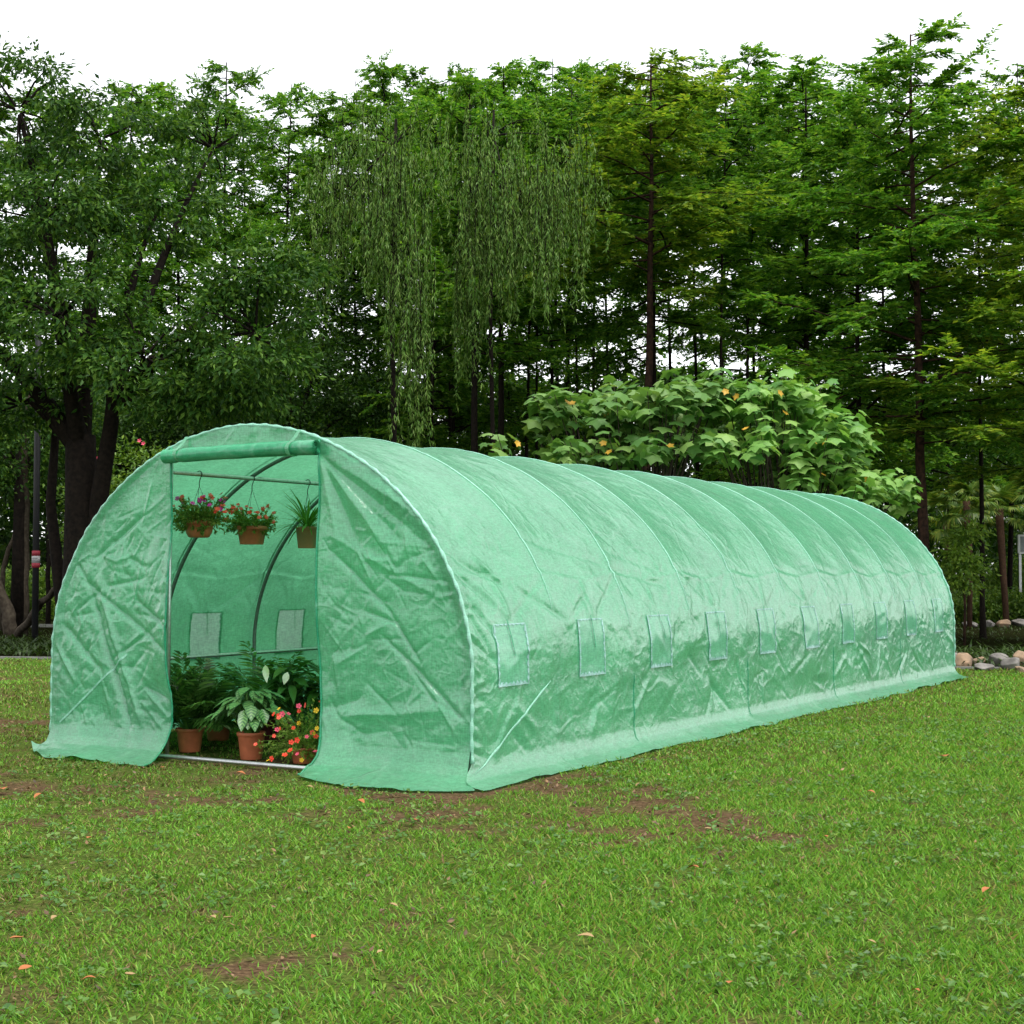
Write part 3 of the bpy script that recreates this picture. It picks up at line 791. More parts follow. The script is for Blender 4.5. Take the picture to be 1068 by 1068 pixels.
# ------------------------------------------------------------------ grass
def grass():
    rs = np.random.RandomState(3)
    P, LEN, WID = [], [], []
    for d0, d1, dens, wd, ln in ((2.2, 5, 8000, 0.0032, 0.028), (5, 8, 6500, 0.0038, 0.030), (8, 12, 4200, 0.0052, 0.034), (12, 20, 1800, 0.008, 0.042)):
        n = int(0.5*(d1*d1-d0*d0)*2*0.54*dens)
        d = np.sqrt(rs.uniform(d0*d0, d1*d1, n)); t = rs.uniform(-0.54, 0.54, n)
        p = CAM[None]+FW*d[:, None]+RT*(t*d)[:, None]; p[:, 2] = 0
        x, y = p[:, 0], p[:, 1]
        s = soilness(x, y)
        clump = ss(fbm(x*4.5, y*4.5, 51, 3), 0.36, 0.58)
        lf_ = 1-ss(x, 0.0, 2.5)
        keep = rs.rand(n) < (1-0.92*s)*(0.34-0.22*lf_+0.66*clump)
        keep &= (y-(6.3+0.385*(x+9.4)) < -0.02) | (rs.rand(n) < 0.0)
        foot = (np.abs(x) < 1.63) & (y > -0.24) & (y < 9.1)
        inner = (np.abs(x) < 1.44) & (y > 0.0) & (y < 9)
        door = (np.abs(x) < 0.47) & (y <= 0.02)
        keep &= ~(foot & ~inner & ~door)
        p = p[keep]
        P.append(p); m = len(p)
        shade = np.where((np.abs(p[:, 0]) < 1.45) & (p[:, 1] > 0) & (p[:, 1] < 9), 0.85, 1)
        lush = 0.75+0.5*ss(p[:, 0], 0.5, 5)
        LEN.append(ln*rs.uniform(0.5, 1.35, m)*shade*lush); WID.append(wd*rs.uniform(0.7, 1.5, m))
    P, LEN, WID = np.concatenate(P), np.concatenate(LEN), np.concatenate(WID)
    N = len(P)
    az = rs.uniform(0, 2*np.pi, N); lean = rs.uniform(0.25, 1.25, N)
    dr = np.stack([np.cos(az)*np.sin(lean), np.sin(az)*np.sin(lean), np.cos(lean)], 1)
    a2 = az+np.pi/2+rs.uniform(-.5, .5, N)
    sd_ = np.stack([np.cos(a2), np.sin(a2), 0*a2], 1)
    v = np.empty((N, 5, 3))
    hz = np.stack([np.cos(az), np.sin(az), 0*az], 1)
    v[:, 0] = P-sd_*WID[:, None]*0.5; v[:, 1] = P+sd_*WID[:, None]*0.5
    mid = P+dr*(LEN*0.55)[:, None]
    v[:, 2] = mid+sd_*WID[:, None]*0.5; v[:, 4] = mid-sd_*WID[:, None]*0.5
    v[:, 3] = mid+norm(dr+hz*0.7)*(LEN*0.5)[:, None]
    v[:, :, 2] -= 0.006
    dry = rs.rand(N) < (0.02+0.62*(1-ss(P[:, 0], 0.0, 3.5))*ss(fbm(P[:, 0]*.9, P[:, 1]*.9, 61, 3), .30, .62))
    md = leafmat('dry_grass_blades', [(0, (0.06, 0.09, 0.018)), (0.5, (0.12, 0.13, 0.035)), (0.8, (0.19, 0.155, 0.06)), (1, (0.26, 0.19, 0.09))], trans=0.25, rough=0.6, spec=0.2)
    vd = v[dry]; v = v[~dry]
    tag(obj('dry_grass', np_mesh('dry_grass', vd.reshape(-1, 3), np.arange(len(vd)*5).reshape(-1, 5), smooth=False), md), kind='stuff')
    N = len(v)
    m = leafmat('grass_blades', [(0, (0.060, 0.165, 0.016)), (0.45, (0.120, 0.285, 0.026)), (0.8, (0.185, 0.365, 0.040)), (0.93, (0.25, 0.31, 0.06)), (1, (0.28, 0.20, 0.09))], trans=0.3, rough=0.5, spec=0.3)
    me = np_mesh('grass', v.reshape(-1, 3), np.arange(N*5).reshape(-1, 5), smooth=False)
    tag(obj('grass', me, m), kind='stuff')
    # flat rosettes of small round weeds between the blades
    K = 3000
    d = np.sqrt(rs.uniform(9, 121, K)); t = rs.uniform(-0.54, 0.54, K)
    p = CAM[None]+FW*d[:, None]+RT*(t*d)[:, None]
    x, y = p[:, 0], p[:, 1]
    ok = ~((np.abs(x) < 1.75) & (y > -0.36) & (y < 9.1)) & (fbm(x*1.2, y*1.2, 71, 2) > 0.42)
    p = p[ok]; K = len(p)
    q = np.repeat(p, 7, 0); M7 = len(q)
    a = rs.uniform(0, 2*np.pi, M7)
    dd = np.stack([np.cos(a), np.sin(a), rs.uniform(0.0, 0.7, M7)], 1)
    q = q+np.stack([rs.normal(0, .02, M7), rs.normal(0, .02, M7), 0*a], 1); q[:, 2] = rs.uniform(0.004, 0.025, M7)
    sz = rs.uniform(0.012, 0.03, M7)
    nn = norm(np.stack([rs.normal(0, .35, M7), rs.normal(0, .35, M7), np.ones(M7)], 1))
    m2 = leafmat('lawn_weed_leaves', [(0, (0.045, 0.13, 0.018)), (0.7, (0.095, 0.22, 0.03)), (1, (0.18, 0.29, 0.06))], trans=0.25)
    tag(obj('lawn_weeds', leaf_mesh('lawn_weeds', leaves(q, dd, nn, sz, sz*0.75, 0.1, 0.5)), m2), kind='stuff')
    # crumbs of dry litter and soil
    K = 16000
    d = np.sqrt(rs.uniform(8, 170, K)); t = rs.uniform(-0.54, 0.54, K)
    p = CAM[None]+FW*d[:, None]+RT*(t*d)[:, None]; p[:, 2] = 0.004
    x, y = p[:, 0], p[:, 1]
    ok = ~((np.abs(x) < 1.75) & (y > -0.36) & (y < 9.1)) & (rs.rand(K) < 0.12+0.25*(1-ss(x, 0, 4))+0.9*soilness(x, y))
    p = p[ok]; K = len(p); a = rs.uniform(0, 2*np.pi, K)
    dd = np.stack([np.cos(a), np.sin(a), rs.uniform(-.1, .4, K)], 1)
    sz = rs.uniform(0.010, 0.032, K)
    nn = norm(np.stack([rs.normal(0, .3, K), rs.normal(0, .3, K), np.ones(K)], 1))
    m3 = leafmat('dry_litter', [(0, (0.05, 0.03, 0.018)), (0.6, (0.12, 0.07, 0.035)), (1, (0.26, 0.15, 0.07))], trans=0.05)
    tag(obj('leaf_litter', leaf_mesh('leaf_litter', leaves(p, dd, nn, sz, sz*0.5, -0.2)), m3), kind='stuff')
grass()

# ------------------------------------------------------------------ trees
def branch_path(p0, d, ln, n, rs, wig=0.08, lift=0.0):
    p = np.array(p0, float); d = np.array(d, float)/np.linalg.norm(d)
    out = [p.copy()]
    for k in range(n):
        d = d+rs.normal(0, wig, 3)+np.array([0, 0, lift]); d /= np.linalg.norm(d)
        p = p+d*ln/n; out.append(p.copy())
    return out

def redwood_meshes(seed, Ht, zb, rmax, nb):
    """dawn redwood: straight bole, level sprays of feathery twigs"""
    rs = np.random.RandomState(seed)
    tr = MB()
    xs = np.cumsum(rs.normal(0, 0.018, 14)); ys = np.cumsum(rs.normal(0, 0.018, 14))
    zs = np.linspace(-0.1, Ht, 14)
    rad = 0.13*np.linspace(1, 0.10, 14)**0.85; rad[0] *= 1.35
    tr.tube(list(zip(xs, ys, zs)), rad, 10)
    trunk = tr.mesh('trunk')
    br = MB(); LV = []
    for b in range(nb):
        t = ((b+rs.rand())/nb)**0.9
        z = zb+(Ht-zb)*t
        az = b*2.39996+rs.uniform(-.9, .9)
        ln = rmax*(1-t)**0.48*rs.uniform(.35, 1.3)*(0.75+0.25*min(1, t*6))+0.2
        x0, y0 = np.interp(z, zs, xs), np.interp(z, zs, ys)
        pts = branch_path((x0, y0, z), (math.cos(az), math.sin(az), rs.uniform(-.15, .75)), ln, 6, rs, .10, -0.07)
        br.tube(pts, np.linspace(0.022, 0.004, 7)*(0.4+ln*0.4), 4, cap=False)
        P = np.array(pts)
        ntw = int(ln*19)+4
        for k in range(ntw):
            f = rs.uniform(.18, 1.0)*6
            i = min(int(f), 5); p = P[i]+(P[i+1]-P[i])*(f-i); bd = norm(P[i+1]-P[i])
            sdv = norm(np.cross(bd, [0, 0, 1.0]))*(1 if k % 2 else -1)
            td = norm(bd*rs.uniform(.3, 1.0)+sdv*rs.uniform(.4, 1)+np.array([0, 0, rs.uniform(-.6, .55)]))
            tl = rs.uniform(.18, .5)*(0.6+0.4*min(1, ln))
            m = int(rs.uniform(12, 19))
            u = np.linspace(.1, 1, m)
            q = p+td*(u*tl)[:, None]+np.array([0, 0, -0.12*tl])*(u**2)[:, None]
            s2 = norm(np.cross(td, [0, 0, 1.0]))
            sgn = np.where(np.arange(m) % 2, 1, -1)[:, None]
            dd = td*0.8+s2*sgn*rs.uniform(.5, 1.1, (m, 1))+rs.normal(0, .22, (m, 3))
            nn = np.array([0, 0, 1.0])+rs.normal(0, .5, (m, 3))
            L_ = rs.uniform(.055, .125, m)
            LV.append(leaves(q, dd, nn, L_, L_*rs.uniform(.38, .6, m), 0.15))
    return trunk, br.mesh('branches'), leaf_mesh('crown', np.concatenate(LV))

REDWOODS = [redwood_meshes(101, 11.0, 2.2, 1.75, 78), redwood_meshes(102, 11.0, 5.4, 1.7, 56), redwood_meshes(103, 11.0, 3.5, 1.95, 80), redwood_meshes(104, 11.0, 6.6, 1.6, 46), redwood_meshes(105, 11.0, 7.3, 1.5, 36)]

def redwood(px, d, wpx, var, top_py, rz, label, group=None, bark=None, leaf=None, spread=1.0, lean=(0, 0)):
    """trunk at picture column px, depth d, trunk width wpx, tip at row top_py"""
    ht = height(top_py, d)
    k = ht/11.0
    t = empty('redwood_tree', at(px, d), rz, label, 'tree', group)
    t.rotation_euler = (lean[0], lean[1], rz)
    tm, bm, cm = REDWOODS[var]
    r = (wpx/FPX*d*0.5)/0.13
    o = obj('trunk', tm, None, t); o.scale = (r, r, k)
    b = obj('branches', bm, None, t); c = obj('crown', cm, None, t)
    for q in (b, c): q.scale = (spread, spread, k)
    for q, m in ((o, bark or BARK), (b, bark or BARK), (c, leaf or REDW)):
        if not q.data.materials: q.data.materials.append(None)
        q.material_slots[0].link = 'OBJECT'; q.material_slots[0].material = m
    return t

G = 'tall straight redwood trees of the wood behind the tunnel'
far_lbl = 'thin distant redwood trunk with feathery green crown deep in the wood'
RW = [  # px, depth, trunk px, variant, top row, label
    (671, 25.5, 13, 3, 62, 'thickest reddish-barked redwood rising behind the middle of the tunnel', BARK_RED, REDW_Y, 1.35),
    (683, 28.0, 8, 1, 95, 'slimmer dark redwood close beside the thickest reddish-barked trunk', BARK, REDW, 1.1),
    (845, 27.0, 9, 0, 70, 'bushy redwood above the right half of the big-leaved shrub', BARK, REDW, 1.3),
    (896, 25.0, 8, 2, 110, 'full green redwood at the right end of the big-leaved shrub', BARK, REDW, 1.15),
    (966, 22.5, 13, 2, 28, 'tall redwood with thick black trunk standing behind the rear end of the tunnel', BARK_RED, REDW, 1.15),
    (1024, 24.0, 6, 1, 120, 'thin leaning redwood between the palms and the stony edge', BARK, REDW_Y, 0.9),
    (1112, 21.5, 12, 2, 90, 'yellowing redwood reaching in at the right edge above the notice board', BARK, REDW_Y, 1.25),
    (497, 27.0, 10, 1, 75, 'left one of the two close dark trunks under the willow curtain', BARK, REDW, 1.0),
    (517, 28.0, 9, 1, 60, 'right one of the two close dark trunks under the willow curtain', BARK, REDW, 1.0),
    (591, 30.0, 7, 1, 88, 'straight redwood just right of the willow curtain', BARK, REDW, 1.2),
    (447, 30.0, 6, 0, 105, 'dark green redwood between the two willow curtains', BARK, REDW, 1.1),
    (776, 33.0, 5, 1, 52, 'tall thin redwood above the dip of the big-leaved shrub', BARK, REDW, 1.35),
    (730, 36.0, 5, 4, 85, far_lbl, BARK, REDW, 1.2),
    (560, 34.0, 4, 1, 100, far_lbl, BARK, REDW, 1.2),
    (618, 38.0, 5, 4, 70, far_lbl, BARK, REDW, 1.2),
    (640, 42.0, 5, 4, 92, far_lbl, BARK, REDW, 1.3),
    (702, 40.0, 5, 4, 60, far_lbl, BARK, REDW_Y, 1.3),
    (790, 38.0, 5, 1, 98, far_lbl, BARK, REDW, 1.3),
    (820, 34.0, 5, 0, 66, far_lbl, BARK, REDW, 1.1),
    (868, 36.0, 5, 0, 88, far_lbl, BARK, REDW, 1.2),
    (925, 33.0, 5, 2, 75, far_lbl, BARK, REDW, 1.1),
    (990, 32.0, 5, 0, 92, far_lbl, BARK, REDW, 1.1),
    (1050, 34.0, 6, 0, 60, far_lbl, BARK, REDW, 1.2),
    (1095, 36.0, 6, 2, 100, far_lbl, BARK, REDW, 1.2),
    (1150, 31.0, 7, 0, 80, far_lbl, BARK, REDW, 1.2),
    (375, 32.0, 5, 0, 100, far_lbl, BARK, REDW, 1.0),
    (340, 36.0, 5, 0, 120, far_lbl, BARK, REDW, 1.1),
    (288, 33.0, 6, 1, 80, 'dark redwood trunk showing above the rounded bushy lobe of the camphor tree', BARK, REDW, 0.85),
    (235, 34.0, 8, 3, 62, 'thick dark redwood trunk behind the camphor crown', BARK, REDW, 0.9),
    (190, 37.0, 6, 1, 90, far_lbl, BARK, REDW, 1.1),
    (120, 36.0, 6, 0, 75, far_lbl, BARK, REDW, 1.2),
    (50, 38.0, 6, 0, 95, far_lbl, BARK, REDW, 1.2),
    (-20, 35.0, 6, 2, 70, far_lbl, BARK, REDW, 1.2),
    (425, 38.0, 5, 0, 85, far_lbl, BARK, REDW, 1.1),
    (478, 36.0, 5, 0, 110, far_lbl, BARK, REDW, 1.1),
    (535, 40.0, 5, 0, 75, far_lbl, BARK, REDW, 1.2),
    (-90, 30.0, 8, 0, 90, far_lbl, BARK, REDW, 1.3), (-190, 28.0, 8, 2, 75, far_lbl, BARK, REDW, 1.3), (-300, 30.0, 8, 0, 85, far_lbl, BARK, REDW, 1.3), (-420, 33.0, 8, 2, 70, far_lbl, BARK, REDW, 1.3), (1240, 30.0, 8, 2, 85, far_lbl, BARK, REDW, 1.3), (1340, 28.0, 8, 0, 70, far_lbl, BARK, REDW, 1.3),
    (588, 44.0, 6, 0, 90, far_lbl, BARK, REDW, 1.5), (655, 47.0, 6, 2, 70, far_lbl, BARK, REDW, 1.5), (745, 45.0, 6, 0, 85, far_lbl, BARK, REDW, 1.5), (150, 42.0, 6, 2, 90, far_lbl, BARK, REDW, 1.4), (265, 40.0, 6, 0, 110, far_lbl, BARK, REDW, 1.3), (450, 44.0, 6, 2, 75, far_lbl, BARK, REDW, 1.4),
    (470, 33.0, 5, 3, 66, far_lbl, BARK, REDW, 1.1), (545, 31.0, 5, 3, 96, far_lbl, BARK, REDW, 1.1), (576, 35.0, 5, 3, 58, far_lbl, BARK, REDW, 1.1),
    (606, 33.0, 4, 4, 80, far_lbl, BARK, REDW, 1.1), (748, 31.0, 5, 4, 90, far_lbl, BARK, REDW, 1.2), (390, 35.0, 5, 3, 62, far_lbl, BARK, REDW, 1.1), (356, 31.0, 4, 3, 96, far_lbl, BARK, REDW, 1.0),
]
for k, (px, d, w, var, top, lb, bk, lf_, sp) in enumerate(RW):
    redwood(px, d, w, var, top, k*1.7, lb, 'far redwood trees deep in the wood' if lb == far_lbl else G, bk, lf_, sp, (0.02*math.sin(k*3.1), 0.02*math.cos(k*2.3)))

def clumps(rs, ells, n_cl, n_lf, size, aspect, rad, up=0.5, hang=0.25):
    """leaf clumps near the shells of several ellipsoids (centre, radii, weight)"""
    wts = np.array([e[2] for e in ells], float); wts /= wts.sum()
    LV, C = [], []
    for k in range(n_cl):
        c, r, _ = ells[rs.choice(len(ells), p=wts)]
        u = norm(rs.normal(0, 1, 3)); q = rs.uniform(0.45, 1.0)**0.5
        cc = np.array(c)+u*np.array(r)*q
        C.append(cc)
        m = int(n_lf*rs.uniform(.5, 1.4))
        rr = rad*rs.uniform(.6, 1.3)
        p = cc+rs.normal(0, 1, (m, 3))*np.array([rr, rr, rr*0.55])
        d = norm(p-cc)*0.8+u*0.4+rs.normal(0, .5, (m, 3)); d[:, 2] -= hang
        nn = np.array([0, 0, up])+u*0.35+rs.normal(0, .45, (m, 3))
        L_ = size*rs.uniform(.65, 1.25, m)
        LV.append(leaves(p, d, nn, L_, L_*aspect, 0.15))
    return np.concatenate(LV), C

def limbs(mb, start, targets, r0, rs, sag=0.0):
    for c in targets:
        a = np.array(start, float); b = np.array(c, float)
        mid = a+(b-a)*0.5+np.array([0, 0, 0.12*np.linalg.norm(b-a)])+rs.normal(0, .10, 3)
        t = np.linspace(0, 1, 8)[:, None]
        p = a*(1-t)**2+2*mid*t*(1-t)+b*t*t
        mb.tube(p, np.linspace(r0, r0*0.16, 8), 6, cap=False)

def camphor():
    rs = np.random.RandomState(8)
    D = 20.5
    base = at(84, D)
    t = empty('camphor_tree', base, 0, 'big dark camphor tree with a forked trunk and glossy crown left of the tunnel', 'tree')
    rel = lambda px, py, d: at3(px, py, d)-base
    W = lambda q: q/FPX*D
    E_ = []
    for px, py, d, rx, ry, w in ((60, 330, 19.5, 95, 70, 2.2), (150, 370, 19.2, 70, 55, 1.6), (265, 345, 19.0, 52, 75, 2.3), (280, 290, 19.4, 40, 36, .9), (225, 400, 19.4, 55, 40, 1.2), (40, 225, 20.2, 105, 60, 2.2),
                                 (165, 210, 21, 70, 50, 1.2), (100, 140, 21, 90, 55, 1.3), (15, 110, 20.5, 80, 60, 1.2), (-80, 300, 20, 100, 140, 2.2), (20, 420, 20.5, 60, 40, .9), (220, 150, 22, 50, 50, .6)):
        E_.append((rel(px, py, d), (W(rx), 0.9, W(ry)), w))
    v, C = clumps(rs, E_, 400, 110, 0.10, 0.44, 0.15, up=0.6, hang=0.35)
    mb = MB()
    mb.tube([(0, 0, -.1), (.02, 0, .5), (.03, .0, 1.2), (0.0, .02, 2.0), (-.06, .04, 2.9)], [.36, .27, .24, .22, .20], 12)
    mb.tube([(.10, 0, .3), (.22, .05, 1.2), (.34, .02, 2.1), (.50, .05, 3.0), (.62, 0, 3.6)], [.16, .13, .12, .10, .08], 10)
    mb.tube([(-.3, .1, -.1), (-.52, .1, 1.0), (-.75, .15, 2.0), (-.7, .2, 3.2)], [.10, .085, .07, .05], 8)
    limbs(mb, (-.05, .03, 2.7), [e[0]+rs.normal(0, .1, 3) for e in E_[:1]+E_[5:6]+E_[7:11]], .14, rs)
    limbs(mb, (.55, .02, 3.3), [e[0] for e in E_[1:5]+E_[6:7]+E_[11:]], .09, rs)
    mb.build('trunk', BARK, t)
    tw = MB()
    for c in C[::3]:
        e = min(E_, key=lambda q: np.linalg.norm(q[0]-c))
        tw.tube([e[0]+(c-e[0])*.1, e[0]+(c-e[0])*.6+np.array([0, 0, .06]), c], [.02, .013, .005], 4, cap=False)
    tw.build('twigs', BARK, t)
    obj('crown', leaf_mesh('crown', v), CAMPH, t)
camphor()

def willow(px, d, wpx, label, streams, trunk_top, seed, boughs):
    """streams: (px, py_top, depth, half width px, strand count, length m)"""
    rs = np.random.RandomState(seed)
    base = at(px, d)
    t = empty('willow_tree', base, 0, label, 'tree')
    mb = MB()
    r = wpx/FPX*d*.5
    zt = height(trunk_top, d)
    mb.tube([(0, 0, -.1), (.05, 0, zt*.3), (-.03, .03, zt*.6), (.05, 0, zt)], [r*1.3, r, r*.85, r*.5], 9)
    LV = []
    tips = []
    tw = MB()
    for sx, sy, sdp, hw, n, ln in streams:
        c = at3(sx, sy, sdp)-base
        tips.append(c)
        for k in range(n):
            off = rs.normal(0, .72, 2)*hw/FPX*sdp
            hang = ln*rs.uniform(.3, 1.15)
            p0 = c+np.array([RT[0]*off[0]+FW[0]*off[1], RT[1]*off[0]+FW[1]*off[1], rs.uniform(-.5, .35)-abs(off[0])*0.7])
            out = rs.normal(0, .10, 2)
            m = int(hang*36)
            u = np.sort(rs.rand(m))
            sway = rs.normal(0, .05, 2)
            q = p0+np.stack([out[0]*u**.5+sway[0]*np.sin(u*4), out[1]*u**.5+sway[1]*np.sin(u*4), -hang*u], 1)
            tw.tube([p0, p0+np.array([out[0]*.6, out[1]*.6, -hang*.4]), p0+np.array([out[0], out[1], -hang])], [.006, .004, .002], 3, cap=False)
            a = rs.uniform(0, 2*np.pi, m)
            dd = np.stack([np.cos(a)*.6, np.sin(a)*.6, np.full(m, -.9)], 1)+rs.normal(0, .2, (m, 3))
            nn = np.stack([np.cos(a), np.sin(a), np.full(m, .5)], 1)+rs.normal(0, .3, (m, 3))
            L_ = rs.uniform(.06, .12, m)
            LV.append(leaves(q, dd, nn, L_, L_*.2, .1))
    limbs(mb, (.0, 0, zt*.72), tips[:boughs], r*.55, rs)
    limbs(mb, (.04, 0, zt*.95), tips[boughs:], r*.4, rs)
    mb.add(tw.v, tw.f)
    mb.build('trunk', BARK, t)
    obj('crown', leaf_mesh('crown', np.concatenate(LV)), WILLOW, t)
willow(409, 23, 6, 'weeping willow with long narrow curtains hanging left of the tunnel ridge', [
    (415, 180, 22.5, 22, 42, 2.0), (425, 250, 22, 18, 34, 1.9), (432, 320, 22, 14, 34, 1.9), (400, 150, 22.5, 25, 40, 1.7), (370, 175, 23, 25, 34, 1.4), (345, 150, 23.5, 30, 34, 1.2),
    (395, 235, 22.4, 12, 16, 1.0), (335, 230, 23, 16, 22, 1.0), (440, 120, 23, 40, 40, 1.2), (380, 105, 23, 40, 40, 1.0)], 120, 31, 4)
willow(512, 24, 5, 'weeping willow with a broad grey-green curtain above the tunnel', [
    (540, 165, 22.5, 40, 70, 1.6), (575, 185, 22.5, 26, 55, 1.7), (510, 170, 22.8, 26, 48, 1.9), (490, 210, 22.8, 16, 34, 2.2), (487, 270, 23, 10, 20, 1.5), (560, 120, 23, 45, 60, 1.2), (500, 115, 23, 45, 55, 1.2), (600, 150, 23, 24, 40, 1.2), (530, 215, 22.2, 30, 40, 1.2)], 110, 32, 5)

# broadleaf trees and shrubs built from leaf clumps
def bushy(name, px, d, label, cat, ells, n_cl, n_lf, size, asp, rad, leafm, seed, trunk=None, group=None, bark=None, up=.6, hang=.2):
    rs = np.random.RandomState(seed)
    base = at(px, d)
    t = empty(name, base, 0, label, cat, group)
    E_ = []
    for ex, ey, ed, rx, ry, rdp, w in ells:
        E_.append((at3(ex, ey, ed)-base, (rx/FPX*ed, rdp, ry/FPX*ed), w))
    v, C = clumps(rs, E_, n_cl, n_lf, size, asp, rad, up, hang)
    v[:, 2] = np.maximum(v[:, 2], 0.02)
    obj('crown', leaf_mesh('crown', v), leafm, t)
    mb = MB()
    r = trunk or 0.03
    zc = min(e[0][2] for e in E_)
    mb.tube([(0, 0, -.05), (.02, .0, zc*.5), (0, .02, max(zc, .2))], [r*1.2, r, r*.8], 7)
    limbs(mb, (0, .02, max(zc*.85, .15)), [e[0] for e in E_], r*.6, rs)
    mb.build('trunk', bark or BARK, t)
    return t
bushy('broadleaf_tree', 20, 25, 'shady small-leaved tree with a dark slim trunk behind the striped pole', 'tree', [(10, 470, 25, 60, 45, .8, 1), (60, 430, 26, 60, 45, .8, 1), (-40, 440, 25, 60, 70, .8, 1)], 150, 90, .09, .5, .2, CAMPH, 61, .12)
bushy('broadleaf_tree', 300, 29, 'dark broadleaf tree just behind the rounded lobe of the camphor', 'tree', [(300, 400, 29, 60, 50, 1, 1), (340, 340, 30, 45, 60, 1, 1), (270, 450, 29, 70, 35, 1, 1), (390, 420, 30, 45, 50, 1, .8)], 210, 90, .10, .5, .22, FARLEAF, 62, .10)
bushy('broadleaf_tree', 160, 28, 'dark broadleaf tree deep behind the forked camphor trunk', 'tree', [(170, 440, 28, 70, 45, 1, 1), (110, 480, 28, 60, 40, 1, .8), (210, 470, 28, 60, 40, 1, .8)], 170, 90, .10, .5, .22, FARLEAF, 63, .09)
bushy('pink_flowering_shrub', 140, 25, 'loose shrub with a few pink blooms beyond the left flank of the tunnel', 'shrub', [(140, 500, 25, 45, 40, .6, 1), (110, 540, 25, 40, 50, .6, 1)], 70, 70, .08, .5, .2, HEDGE, 64, .02)
pf = [o for o in bpy.data.objects if o.name.startswith('pink_flowering_shrub')][0]
for px, py in ((145, 459), (101, 477), (149, 462)):
    mb = MB()
    for k in range(5):
        a = k*1.2566
        mb.add([(0, 0, 0), (.07*math.cos(a-.5), .07*math.sin(a-.5), .03), (.10*math.cos(a), .10*math.sin(a), .05), (.07*math.cos(a+.5), .07*math.sin(a+.5), .03)], [(0, 1, 2, 3)])
    b = mb.build('bloom', PINK, pf)
    b.location = Vector(at3(px, py, 24.3)-at(140, 25)); b.rotation_euler = (R(70), 0, .5); b.scale = (.38,)*3

# understorey behind the tunnel: one far mass of foliage
def distant_wood():
    rs = np.random.RandomState(44)
    LV = []
    for k in range(4600):
        px = rs.uniform(-480, 1480); d = rs.uniform(37, 62)
        top = 430+45*fbm(px*0.012, 0, 91, 3)-32-(4 if 590 < px < 800 else 0)
        if px > 900: top += 15
        py = rs.uniform(top-12, 612)
        c = at3(px, py, d); c[2] = max(c[2], .15)
        m = 60
        p = c+rs.normal(0, 1, (m, 3))*np.array([.55, .55, .32])
        p[:, 2] = np.maximum(p[:, 2], .02)
        dd = rs.normal(0, 1, (m, 3)); dd[:, 2] -= .3
        nn = np.array([0, 0, .7])+rs.normal(0, .5, (m, 3))
        L_ = rs.uniform(.14, .28, m)
        LV.append(leaves(p, dd, nn, L_, L_*.5, .15))
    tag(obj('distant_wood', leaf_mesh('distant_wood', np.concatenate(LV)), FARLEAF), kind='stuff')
distant_wood()

